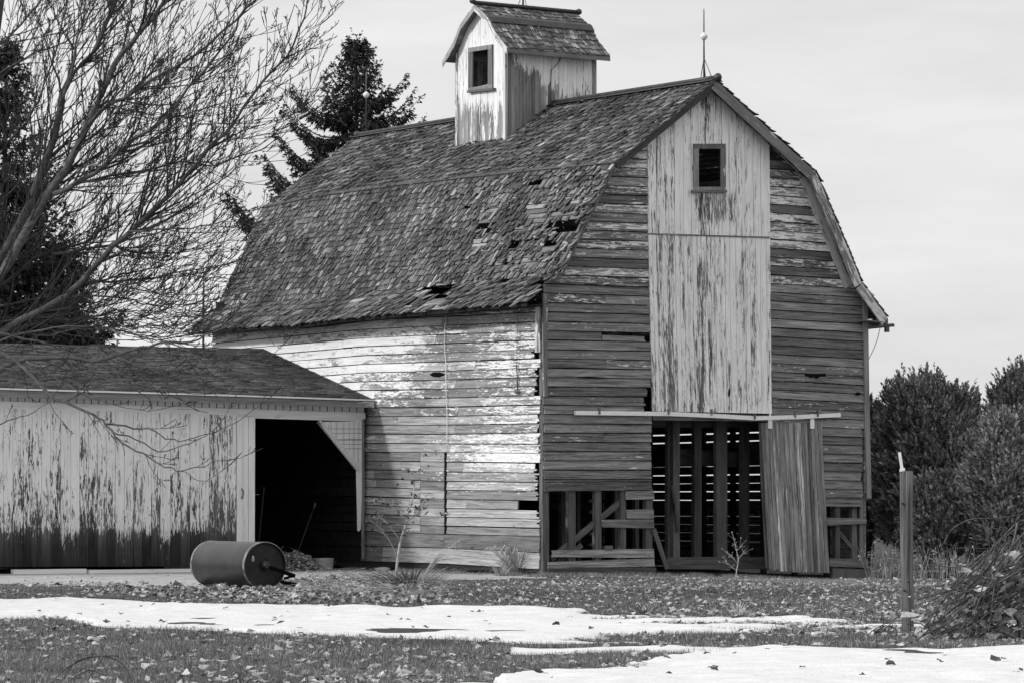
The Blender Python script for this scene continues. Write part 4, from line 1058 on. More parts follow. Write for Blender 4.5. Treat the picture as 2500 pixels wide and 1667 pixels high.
# where the snow and the bare gravel lie, digitised as distance-from-camera bands and broken up with world-space noise
B1T = ([-500, 0, 330, 500, 850, 1150, 1300, 1380, 1500, 1700, 1900, 2060, 2160], [1460, 1464, 1470, 1478, 1483, 1483, 1484, 1491, 1503, 1513, 1519, 1522, 1530])
B1B = ([-500, 0, 130, 260, 430, 850, 1100, 1250, 1400, 1600, 1900, 2060, 2160], [1508, 1508, 1508, 1530, 1535, 1555, 1560, 1568, 1566, 1556, 1542, 1536, 1528])
B2T = ([900, 1200, 1256, 1392, 1527, 1640, 1700, 1850, 2100, 2250, 2300, 2500, 2900], [1720, 1682, 1660, 1645, 1628, 1598, 1586, 1577, 1579, 1582, 1584, 1575, 1572])
def snow_amt(X, Y):
    px, py = wproj(X, Y)
    x, y = X.ravel(), Y.ravel()
    e = np.maximum(.28, (py-HOR)/330.0)
    n = fbm(x*1.3, y*.55, 4, 3); nf = fbm(x*.9, y*2.2, 4, 9)
    st = np.clip((px-1250)/250, 0, 1)
    t = np.interp(px, *B1T); b = np.interp(px, *B1B)
    s1 = np.minimum(py-t, b-py)+n*(5+4*st)+nf*(2+36*st)-st*7
    t2 = np.interp(px, *B2T); s2 = py-t2+n*6+nf*(3+22*np.clip((1750-px)/250, 0, 1)*(px > 1000))
    # broken streaks between the two
    s3 = 7-np.abs(py-1588-(1500-px)*.01)+nf*26-3-200*(px < 1250)-200*(px > 1900)
    s4 = np.minimum(py-1389.5, 1396-py)+n*2.5; s4 = np.where((px > 2128) & (px < 2520) & (Y.ravel() > 70), s4, -99)
    s = np.maximum(np.maximum(s1, s2), np.maximum(s3, s4)); return s.reshape(X.shape)
def snow_z(X, Y):
    s = snow_amt(X, Y); k = np.clip(s/7+.35, 0, 1); k = k*k*(3-2*k)
    return gz(X, Y)-.02+k*(.055+.07*fbm(X*.8, Y*.5, 4, 21))
for (x0, x1, y0, y1, dx, dy) in ((-9, 6.5, 29, 55, .05, .07), (-2, 7.5, 20, 29-.0, .04, .05)):
    o = gridmesh('snow', np.arange(x0, x1, dx), np.arange(y0, y1+.001, dy), snow_z, M['snow'], keep=lambda X, Y: snow_amt(X, Y) > -3)
o = gridmesh('snow', np.arange(6, 16, .08), np.arange(70, 88, .1), snow_z, M['snow'], keep=lambda X, Y: snow_amt(X, Y) > -3)
GVB = ([-400, 0, 300, 450, 620, 760, 900, 1050, 1200, 1330, 1360], [1428, 1427, 1432, 1440, 1418, 1412, 1409, 1412, 1412, 1408, 1380])
def grav_amt(X, Y):
    px, py = wproj(X, Y); n = fbm(X.ravel()*.8, Y.ravel()*.8, 4, 31)
    return (np.interp(px, *GVB)-py+n*7).reshape(X.shape)
def dirt_amt(X, Y):
    px, py = wproj(X, Y); n = fbm(X.ravel()*.9, Y.ravel()*.9, 4, 37)
    return np.where(px > 1290, np.interp(px, [1290, 1360, 1700, 1900, 2060, 2125, 2140], [1404, 1406, 1412, 1420, 1430, 1438, 1380])-py+n*5, -9).reshape(X.shape)
M['dirt'] = plain('bare earth', .09, .19, 3, .95, 0, .6, rnd=False)
gridmesh('dirt', np.arange(.3, 10, .12), np.arange(58, 79, .12), lambda X, Y: gz(X, Y)+.007, M['dirt'], keep=lambda X, Y: dirt_amt(X, Y) > 0)
gridmesh('gravel', np.arange(-20, 1.6, .15), np.arange(48, 84, .15), lambda X, Y: gz(X, Y)+.008, M['gravel'], keep=lambda X, Y: grav_amt(X, Y) > 0)
# low earth ramp and rubble at the foot of the barn door
# ------------------------------------------------------------------ grass
def sample_ground(n, ymin, ymax, p=2.0, wide=1.35):
    """random ground points, denser near the camera (uniform in picture rows)"""
    a = RS.uniform(1/ymax**p, 1/ymin**p, n)**(-1/p); x = RS.uniform(-1, 1, n)*a*(1250/FPX)*wide; return x, a
BC = np.array([[C0.x, C0.y]]); uu = np.array([U.x, U.y]); vv = np.array([V.x, V.y])
def inside_buildings(x, y):
    d0, d1 = x-C0.x, y-C0.y; a = d0*uu[0]+d1*uu[1]; b = d0*vv[0]+d1*vv[1]
    return ((a > -.15) & (a < W+.1) & (b > -.1) & (b < L)) | ((a < 0) & (b > vF-.25))
def blades(name, n, ymin, ymax, hmin, hmax, w, mat, p, thr=0.0, filt=None):
    x, y = sample_ground(n, ymin, ymax, p); X = x.reshape(1, -1); Y = y.reshape(1, -1)
    ok = (snow_amt(X, Y).ravel() < thr+RS.normal(0, 2.4, n)+(RS.rand(n) < .05)*4) & (grav_amt(X, Y).ravel() < -1+RS.normal(0, 2, n)) & ~inside_buildings(x, y)
    if filt is not None: ok &= filt(x, y)
    x, y = x[ok], y[ok]; m = len(x); z = gz(x, y)
    cl = .55+.9*np.clip(vnoise(x*2.2, y*1.2, 77), 0, 1)
    h = RS.uniform(hmin, hmax, m)*cl; an = RS.uniform(0, 2*np.pi, m); le = RS.uniform(.1, .9, m)*h; la = RS.uniform(0, 2*np.pi, m)
    ww = w*(.6+.8*RS.rand(m))*(y/40)**.6
    bx, by = np.cos(an)*ww, np.sin(an)*ww
    V_ = np.empty((m, 3, 3)); V_[:, 0] = np.stack([x-bx, y-by, z-.01], 1); V_[:, 1] = np.stack([x+bx, y+by, z-.01], 1)
    V_[:, 2] = np.stack([x+np.cos(la)*le, y+np.sin(la)*le, z+h], 1)
    col = np.repeat(np.clip(RS.rand(m)*.9+.1*vnoise(x, y, 5), 0, 1), 3)
    o = npmesh(name, V_.reshape(-1, 3), np.arange(m*3).reshape(-1, 3), mat, col=col); o['kind'] = 'stuff'; return o
def grass_mat():
    T = NT('winter grass'); r, c, d = T.attr(); n = T.noise(T.obj(), .6, 4, .6); w = T.mapr(T.math('POWER', r, 1.8), 0, 1, .05, .40)
    T.grey(T.math('MULTIPLY', w, T.mapr(n, .3, .7, .75, 1.3))); T.b.inputs['Roughness'].default_value = .7; T.b.inputs['Specular IOR Level'].default_value = .2
    return T.m
M['grass'] = grass_mat()
o = blades('grass', 560000, 24, 86, .018, .055, .0036, M['grass'], 1.6); tag(o, 'short dark winter lawn grass between the snow bands', 'grass')
# straggling dry grass at the foot of the barn
def foot(x, y):
    d0, d1 = x-C0.x, y-C0.y; a = d0*uu[0]+d1*uu[1]; b = d0*vv[0]+d1*vv[1]
    g_ = (a > -.3) & (a < W) & (b < 0) & (b > -1.5); s_ = (a < -.05) & (a > -1.0) & (b < 5.5) & (b > -.8)
    return (g_ & (RS.rand(len(x)) < .5)) | (s_ & (RS.rand(len(x)) < .12))
M['drygrass'] = plain('dry grass', .10, .26, 2, .8)
x_, y_ = None, None
def footgrass():
    n = 26000; a = RS.uniform(-1.2, W+.4, n); b = RS.uniform(-1.6, .06, n)
    a2 = RS.uniform(-.8, .02, 5000); b2 = RS.uniform(-.5, 7.4, 5000); a = np.concatenate([a, a2]); b = np.concatenate([b, b2])
    x = C0.x+a*uu[0]+b*vv[0]; y = C0.y+a*uu[1]+b*vv[1]; k = vnoise(x*2.5, y*1.5, 3) > .35+RS.rand(len(x))*.3; x, y = x[k], y[k]; m = len(x); z = gz(x, y)
    h = RS.uniform(.02, .11, m); an = RS.uniform(0, 6.28, m); la = RS.uniform(0, 6.28, m); le = RS.uniform(.3, 1.6, m)*h; w = .006
    V_ = np.empty((m, 3, 3)); V_[:, 0] = np.stack([x-np.cos(an)*w, y-np.sin(an)*w, z-.005], 1); V_[:, 1] = np.stack([x+np.cos(an)*w, y+np.sin(an)*w, z-.005], 1); V_[:, 2] = np.stack([x+np.cos(la)*le, y+np.sin(la)*le, z+h], 1)
    o = npmesh('dry_grass', V_.reshape(-1, 3), np.arange(m*3).reshape(-1, 3), M['drygrass'], col=np.repeat(RS.rand(m), 3)); tag(o, 'thin dry grass along the foot of the barn', 'dry grass', kind='stuff')
footgrass()
# ------------------------------------------------------------------ leaves
def leaves(name, x, y, z, size, mat, lab, cat='leaves', flat=.5, seed=2, up=0.0):
    rs_ = np.random.RandomState(seed); n = len(x); K = 7
    ang = np.linspace(0, 2*np.pi, K, endpoint=False)[None, :]+rs_.uniform(-.2, .2, (n, K)); rad = size[:, None]*np.where(np.arange(K) % 2 == 0, 1.0, .62)[None, :]*rs_.uniform(.75, 1.15, (n, K))
    yaw = rs_.uniform(0, 6.28, n)[:, None]; asp = rs_.uniform(.45, .95, n)[:, None]
    lx = np.cos(ang)*rad; ly = np.sin(ang)*rad*asp; lz = (ly/size[:, None])**2*size[:, None]*rs_.uniform(-.2, .8, n)[:, None]+rs_.normal(0, .14, (n, K))*size[:, None]
    tl = rs_.normal(0, flat, n)[:, None]; ly2 = ly*np.cos(tl)-lz*np.sin(tl); lz2 = ly*np.sin(tl)+lz*np.cos(tl)
    gx_ = lx*np.cos(yaw)-ly2*np.sin(yaw); gy_ = lx*np.sin(yaw)+ly2*np.cos(yaw)
    lo = lz2.min(1)[:, None]
    P = np.empty((n, K+1, 3)); P[:, :K, 0] = gx_+x[:, None]; P[:, :K, 1] = gy_+y[:, None]; P[:, :K, 2] = lz2-lo*.9+z[:, None]
    P[:, K, 0] = x; P[:, K, 1] = y; P[:, K, 2] = z-lo[:, 0]*.9
    f = np.array([[K, i, (i+1) % K] for i in range(K)])[None]+(np.arange(n)*(K+1))[:, None, None]
    col = np.repeat(rs_.rand(n)**1.3, K+1)
    o = npmesh(name, P.reshape(-1, 3), f.reshape(-1, 3), mat, col=col); return tag(o, lab, cat, kind='stuff') if lab else o
n = 32000; x, y = sample_ground(n, 24.5, 74, .9); X = x.reshape(1, -1); Y = y.reshape(1, -1); px, py = wproj(X, Y)
sn = snow_amt(X, Y).ravel(); gr = grav_amt(X, Y).ravel()
prob = np.where(py < 1560, .50, .30)*(.25+1.5*np.clip(vnoise(x*1.1, y*.6, 8)-.15, 0, 1))
prob = np.where((px > 1180) & (py < 1540), prob*2.1, prob); prob = np.where((px > 1800) & (py < 1560), prob*1.3, prob)
prob = np.where(sn > 1.5, .010, prob); prob = np.where(gr > 2, .10, prob)
k = (RS.rand(n) < prob) & ~inside_buildings(x, y); x, y, s_ = x[k], y[k], (sn[k] > 1.5)
dk = s_ | (RS.rand(len(x)) < .05); zz = gz(x, y)+.012+s_*.05
zz = np.where(s_, gz(x, y)+.05, zz)
leaves('fallen_leaves', x[~dk], y[~dk], zz[~dk], RS.uniform(.022, .056, (~dk).sum()), M['leaf'], 'pale curled fallen leaves scattered over the lawn')
leaves('dark_leaves', x[dk], y[dk], zz[dk], RS.uniform(.03, .06, dk.sum()), M['darkleaf'], 'dark fallen leaves lying on the snow and grass', flat=.3)
# raked leaf bed round the roller and sapling
def bed(n, seed):
    rs_ = np.random.RandomState(seed); px = rs_.uniform(120, 1120, n); py = rs_.uniform(1416, 1474, n)
    lo = np.interp(px, [120, 300, 450, 690, 760, 900, 1050, 1120], [1425, 1425, 1440, 1412, 1418, 1412, 1425, 1440]); hi = np.interp(px, [120, 400, 800, 1120], [1440, 1462, 1478, 1476])
    k = (py > lo) & (py < hi) & (rs_.rand(n) < np.interp(px, [120, 350, 560, 1000, 1120], [.15, .5, 1, 1, .3])); px, py = px[k], py[k]
    dz = -CAMH+(-.1)+0*px; y = 8200*1.46/(py-HOR); 
    for _ in range(4):
        x = (px-CX)/FPX*y; y = 8200*(CAMH-gz(x, y))/(py-HOR)
    return (px-CX)/FPX*y, y, px, py
x, y, px, py = bed(6500, 5); h = np.clip(fbm(x*1.5, y*.8, 3, 4)+.25, 0, 1)*.13
leaves('leaf_bed', x, y, gz(x, y)+.01+h*RS.rand(len(x)), RS.uniform(.03, .075, len(x)), plain('bed leaves', .12, .46, 30, .8, rv=.6), 'thick bed of raked leaves around roller and sapling', flat=.8)
# heap of leaves in the shed doorway
hc = F_.at(722, 1398, .25); n = 1500; a = RS.uniform(0, 6.28, n); r_ = np.abs(RS.normal(0, .36, n)); x = hc.x+np.cos(a)*r_*1.05; y = hc.y+np.sin(a)*r_
z = gz(x, y)+.40*np.exp(-(r_/.42)**2)*RS.uniform(.75, 1.05, n); leaves('leaf_heap', x, y, z, RS.uniform(.03, .07, n), plain('heap leaves', .12, .36, 30, .8, rv=.6), 'low heap of dry leaves spilling from the shed doorway', flat=.7, seed=9)
mb = MB(); pr_ = [(-.02, .8), (.02, .65), (.09, .48), (.17, .32), (.24, .15), (.26, .02)]; mb.lathe(Vector((hc.x, hc.y, float(gz(hc.x, hc.y)))), Z, pr_, 24); o = mb.build('leaf_mound', M['darkleaf'], loc=(hc.x, hc.y, -.15)); tag(o, 'dark mound under the leaves in the shed doorway', 'leaf mound', kind='stuff')
# ------------------------------------------------------------------ generic foliage: needle tufts
def tufts(pos, dirs, length, rad, K, w, seed=1, tipbias=.35, flat=0.0, droop=0.0):
    rs_ = np.random.RandomState(seed); n = len(pos); d = dirs/np.linalg.norm(dirs, axis=1, keepdims=True)
    ref = np.tile([0.3, .9, .2], (n, 1)); a = np.cross(d, ref); a /= np.linalg.norm(a, axis=1, keepdims=True)+1e-9; b = np.cross(d, a)
    t = rs_.rand(n, K); ph = rs_.uniform(0, 2*np.pi, (n, K)); L_ = length[:, None]
    base = pos[:, None, :]+d[:, None, :]*(t*L_)[..., None]
    out = a[:, None, :]*np.cos(ph)[..., None]+b[:, None, :]*np.sin(ph)[..., None]
    r = (rad[:, None]*rs_.uniform(.6, 1.1, (n, K))*(1-.45*t))
    tip = base+out*r[..., None]+d[:, None, :]*(r*(.6+tipbias+.8*t))[..., None]; tip[..., 2] -= droop*r
    side = np.cross(out, d[:, None, :])+rs_.normal(0, .3, (n, K, 3)); side /= np.linalg.norm(side, axis=2, keepdims=True)+1e-9; ww = (w*rs_.uniform(.6, 1.3, (n, K)))[..., None]
    V_ = np.stack([base-side*ww, base+side*ww, tip], 2).reshape(-1, 3); return V_, np.repeat(rs_.rand(n)[:, None]*.8+rs_.rand(n, K)*.2, 3, axis=1).ravel()
def conifer(name, base, H, prof_r, lab, seed, nb=130, kw=dict(), group=None, lean=(0, 0), mat='needle', tuft=.15, extra=()):
    rnd = random.Random(seed); root = thing(name, lab, 'tree', base, group); base = Vector(base)
    mb = MB(); mb.tube([base+Vector((lean[0]*q, lean[1]*q, H*q)) for q in (0, .3, .6, .9, 1)], [.02*H*.9, .016*H*.8, .01*H*.8, .003*H, .005], 8); mb.build('trunk', M['sbark'], root)
    pos, dr, ln = [], [], []; bb = MB()
    specs = [(rnd.uniform(.06, .985), rnd.uniform(0, 2*math.pi), rnd.uniform(.65, 1.12)) for _ in range(nb)]+list(extra)
    for (h, a, q) in specs:
        r = prof_r(h, a)*q*H
        if r < .02: continue
        o = base+Vector((lean[0]*h, lean[1]*h, H*h)); dx, dy = math.cos(a), math.sin(a); n = max(3, int(r/.22)); pts = []
        for i in range(n+1):
            s = i/n; z = -r*.20*math.sin(s*math.pi*.85)+r*.22*s*s*s*1.2+r*.18*(h)*s
            pts.append(o+Vector((dx*r*s, dy*r*s, z)))
        if r > .5: bb.tube(pts, [max(.008, .016*r*(1-i/n)+.006) for i in range(n+1)], 4)
        for i in range(n+1):
            s = i/n; t = (pts[min(i+1, n)]-pts[max(i-1, 0)]).normalized(); sd = Vector((-dy, dx, 0))
            if s < .12: continue
            wdt = r*.30*math.sin(min(1, s*1.05)*math.pi*.80+.3)
            m = max(2, int(wdt/.085))
            for sg in (-1, 1):
                for j in range(m):
                    f = (j+rnd.random())/m; p = pts[i]+sd*sg*wdt*f*.75+t*rnd.uniform(-.12, .12)+Vector((0, 0, -wdt*f*.35+rnd.uniform(-.06, .04)))
                    dd = t*.9+sd*sg*.7+Vector((0, 0, rnd.uniform(-1.1, .15))); pos.append(p); dr.append(dd); ln.append(rnd.uniform(.6, 1.2)*tuft)
            pos.append(pts[i]); dr.append(t+Vector((0, 0, .35))); ln.append(rnd.uniform(.8, 1.3)*tuft)
    for i in range(26): pos.append(base+Vector((lean[0], lean[1], H*(1-.0035*i)))+Vector((rnd.gauss(0, .03), rnd.gauss(0, .03), 0))); dr.append(Vector((rnd.gauss(0, .5), rnd.gauss(0, .5), 1))); ln.append(tuft*1.2)
    if bb.v: bb.build('branches', M['sbark'], root)
    pos = np.array([tuple(p) for p in pos]); dr = np.array([tuple(p) for p in dr]); ln = np.array(ln)
    V_, c = tufts(pos, dr, ln, ln*.42, kw.get('K', 8), kw.get('w', .022), seed, droop=.8)
    npmesh('crown', V_, np.arange(len(V_)).reshape(-1, 3), M[mat], root, col=c)
    print(name, len(V_)//3); return root
# spruce behind the barn
Ys = 96.0; bs = at_depth(868, 1330, Ys); bs.z = -.3; top = at_depth(866, 88, Ys); Hs = top.z-bs.z; pm = FPX/Ys
def pr1(h, a):
    py = 1230-(h*Hs+bs.z-CAMH)*pm; c = math.cos(a)
    wR = np.interp(py, [88, 110, 150, 215, 300, 330, 520, 800], [3, 18, 55, 72, 100, 95, 170, 230]); wL = np.interp(py, [88, 110, 140, 200, 240, 330, 420, 560, 800], [3, 14, 42, 70, 95, 120, 190, 270, 300])
    w = wR if c > 0 else wL; w = lerp((wR+wL)/2, w, abs(c)); return w*.85/pm/Hs
ex = []
for (px_, py_, sg) in ((1012, 262, 0), (990, 300, 0), (985, 215, 0), (683, 300, 1), (672, 365, 1), (660, 470, 1), (545, 545, 1), (560, 560, 1), (640, 440, 1), (700, 250, 1), (1030, 330, 0)):
    rw = abs(px_-868)/pm/Hs
    hh = (1230-(py_+22))/pm; hh = (hh+CAMH-bs.z)/Hs
    for _ in range(3):
        aa = (math.pi if sg else 0)+random.uniform(-.25, .25); rr_q = pr1(hh, aa); ex.append((hh+random.uniform(-.006, .006), aa, rw/max(rr_q, 1e-3)*random.uniform(.9, 1.04)))
conifer('spruce_tree', bs, Hs, pr1, 'dark ragged spruce rising behind the barn roof left of the cupola', 4, nb=520, extra=ex, tuft=.22, kw=dict(K=7, w=.03))
# spruces at the left, behind the shed
for (pxc, pyt, Yd, wmax, lab, sd, nb) in ((5, 95, 90, 210, 'tall dark spruce at the left edge behind the bare tree', 8, 190), (150, 600, 94, 150, 'shorter dark spruce above the shed roof, left half', 12, 150), (-150, 180, 93, 300, 'dark spruce mostly outside the left edge of the view', 17, 110)):
    b_ = at_depth(pxc, 1330, Yd); b_.z = -.3; t_ = at_depth(pxc, pyt, Yd); H_ = t_.z-b_.z; q_ = FPX/Yd
    def prx(h, a, H_=H_, q_=q_, wmax=wmax, pyt=pyt):
        d = (1-h)*H_*q_; return min(wmax, 14+d*.33 if pyt < 300 else 20+d*.62)*.9/q_/H_
    conifer('spruce_tree', b_, H_, prx, lab, sd, nb=int(nb*2.3), tuft=.23, kw=dict(K=7, w=.032))
# ------------------------------------------------------------------ rounded pines at the right
def bush(name, c, rx, ry, rz, lab, seed, n=2600, tl=.26, tip=.3, mat='pneedle', group='evergreens right of the barn', base=None, K=14, lump=.16):
    rs_ = np.random.RandomState(seed); root = thing(name, lab, 'tree', (c[0], c[1], float(gz(c[0], c[1]))), group)
    g0 = float(gz(c[0], c[1])); mb = MB(); mb.tube([Vector((c[0], c[1], g0)), Vector((c[0]+.05, c[1], g0+rz)), Vector((c[0], c[1], c[2]+rz*.7))], [.13, .09, .02], 8)
    for i in range(34):
        a = rs_.uniform(0, 6.28); h = rs_.uniform(.1, .95); p = Vector((c[0], c[1], lerp(g0+.2, c[2]+rz*.6, h))); e = p+Vector((math.cos(a)*rx*.75*(1-h*.5), math.sin(a)*ry*.75*(1-h*.5), rz*.25)); mb.tube([p, (p+e)/2-Vector((0, 0, .05)), e], [.03, .02, .008], 4)
    mb.build('trunk', M['sbark'], root)
    th = np.arccos(rs_.uniform(-.75, 1, n)); ph = rs_.uniform(0, 2*np.pi, n)
    d = np.stack([np.sin(th)*np.cos(ph), np.sin(th)*np.sin(ph), np.cos(th)], 1)
    lumpn = 1+lump*(fbm(d[:, 0]*2.4+seed, d[:, 1]*2.4+d[:, 2]*2.9, 3, seed))*2
    m_ = max(20, n//16); cth = np.arccos(rs_.uniform(-.7, 1, m_)); cph = rs_.uniform(0, 2*np.pi, m_); cen = np.stack([np.sin(cth)*np.cos(cph), np.sin(cth)*np.sin(cph), np.cos(cth)], 1)
    inner = np.where(rs_.rand(n) < .62, rs_.uniform(.93, 1.0, n), rs_.uniform(.6, .93, n))
    own = rs_.randint(0, m_, n); crad = rs_.uniform(.78, 1.0, m_)*(1+lump*fbm(cen[:, 0]*2.4+seed, cen[:, 1]*2.4+cen[:, 2]*2.9, 3, seed)*2)
    P = np.array(c)+d*np.array([rx, ry, rz])*(lumpn*inner)[:, None]
    rel = rs_.normal(0, 1, (n, 3)); rel /= np.linalg.norm(rel, axis=1, keepdims=True); PC = np.array(c)+cen[own]*np.array([rx, ry, rz])*crad[own][:, None]+rel*(.17*rs_.rand(n)**.5)[:, None]*np.array([1, 1, .9])
    isc = rs_.rand(n) < .72; P = np.where(isc[:, None], PC, np.array(c)+d*np.array([rx, ry, rz])*(lumpn*rs_.uniform(.45, .85, n))[:, None]); d = np.where(isc[:, None], cen[own]*.8+rel*.55, d)
    P[:, 2] = np.maximum(P[:, 2], g0+.08+.35*rs_.rand(n))
    dirs = d*np.array([1, 1, .5])*.8+np.array([0, 0, .75])+rs_.normal(0, .22, (n, 3)); topb = np.clip(d[:, 2], 0, 1)
    dirs[:, 2] += topb*1.1; ln = tl*rs_.uniform(.6, 1.25, n)*(1+.9*tip*topb*rs_.rand(n)*2)
    V_, col = tufts(P, dirs, ln, np.full(n, .095)*rs_.uniform(.7, 1.0, n), K, .030, seed, tipbias=.5)
    o = npmesh('crown', V_, np.arange(len(V_)).reshape(-1, 3), M[mat], root, col=col); return root
def bp(px, py, Y): p = at_depth(px, py, Y); return (p.x, p.y, p.z)
def B_(px, pyt, pyb, hw, Y, lab, seed, **k):
    t, b = at_depth(px, pyt+12, Y), at_depth(px, pyb, Y); q = FPX/Y; rz = (t.z-b.z)/2
    bush('pine_bush', (t.x, Y, (t.z+b.z)/2), hw/q, hw/q*.95, rz, lab, seed, **k)
B_(2262, 915, 1395, 138, 81, 'large rounded bushy evergreen right of the barn, behind the post', 31, n=11000)
B_(2120, 985, 1390, 88, 84, 'narrow dark evergreen partly hidden by the barn corner', 32, n=4500, tl=.3, mat='pneedle_dark')
B_(2500, 885, 1390, 88, 83, 'tall evergreen at the right edge with upright leader shoots', 33, n=6000, tl=.34)
B_(2455, 1010, 1395, 88, 76, 'paler soft evergreen in front, at the right edge above the brush', 34, n=6500, tl=.30, K=12, mat='pneedle_pale')
B_(2320, 1175, 1392, 110, 77, 'low spreading evergreen bush below the large rounded one', 35, n=4500, tl=.26)
for (a, b, c_, s_) in ((2640, 850, 120, 36), (2800, 930, 120, 37)): B_(a, b, 1390, c_, 86, 'evergreen beyond the right edge of the view', s_, n=2200)
# dry weeds at their feet
mb = MB(); rw = random.Random(3)
for i in range(420):
    px_ = rw.uniform(2122, 2560); Y_ = rw.uniform(73.5, 77.5); p = at_depth(px_, 1390, Y_); p.z = float(gz(p.x, p.y)); h = rw.uniform(.25, .95)*(1 if px_ < 2330 else .8)
    a = rw.uniform(0, 6.28); l_ = rw.uniform(.05, .4)*h; e = p+Vector((math.cos(a)*l_, math.sin(a)*l_, h)); m = (p+e)/2+Vector((rw.gauss(0, .03), 0, h*.1))
    mb.tube([p, m, e], [.006, .005, .003], 3, cap=False)
    if rw.random() < .55:
        for q in range(rw.randint(3, 9)):
            t = p.lerp(e, rw.uniform(.35, 1)); u_ = Vector((rw.gauss(0, .05), rw.gauss(0, .05), rw.gauss(.01, .04))); v_ = Vector((rw.gauss(0, .03), rw.gauss(0, .03), rw.gauss(0, .03)))
            ids = [mb.add(t, c=(rw.random(), 0, 0)), mb.add(t+u_, c=(rw.random(), 0, 0)), mb.add(t+u_+v_, c=(rw.random(), 0, 0))]; mb.face(ids)
o = mb.build('dry_weeds', plain('dry weeds', .22, .5, 9, .8)); tag(o, 'tangle of dry weeds below the evergreens', 'weeds', kind='stuff')
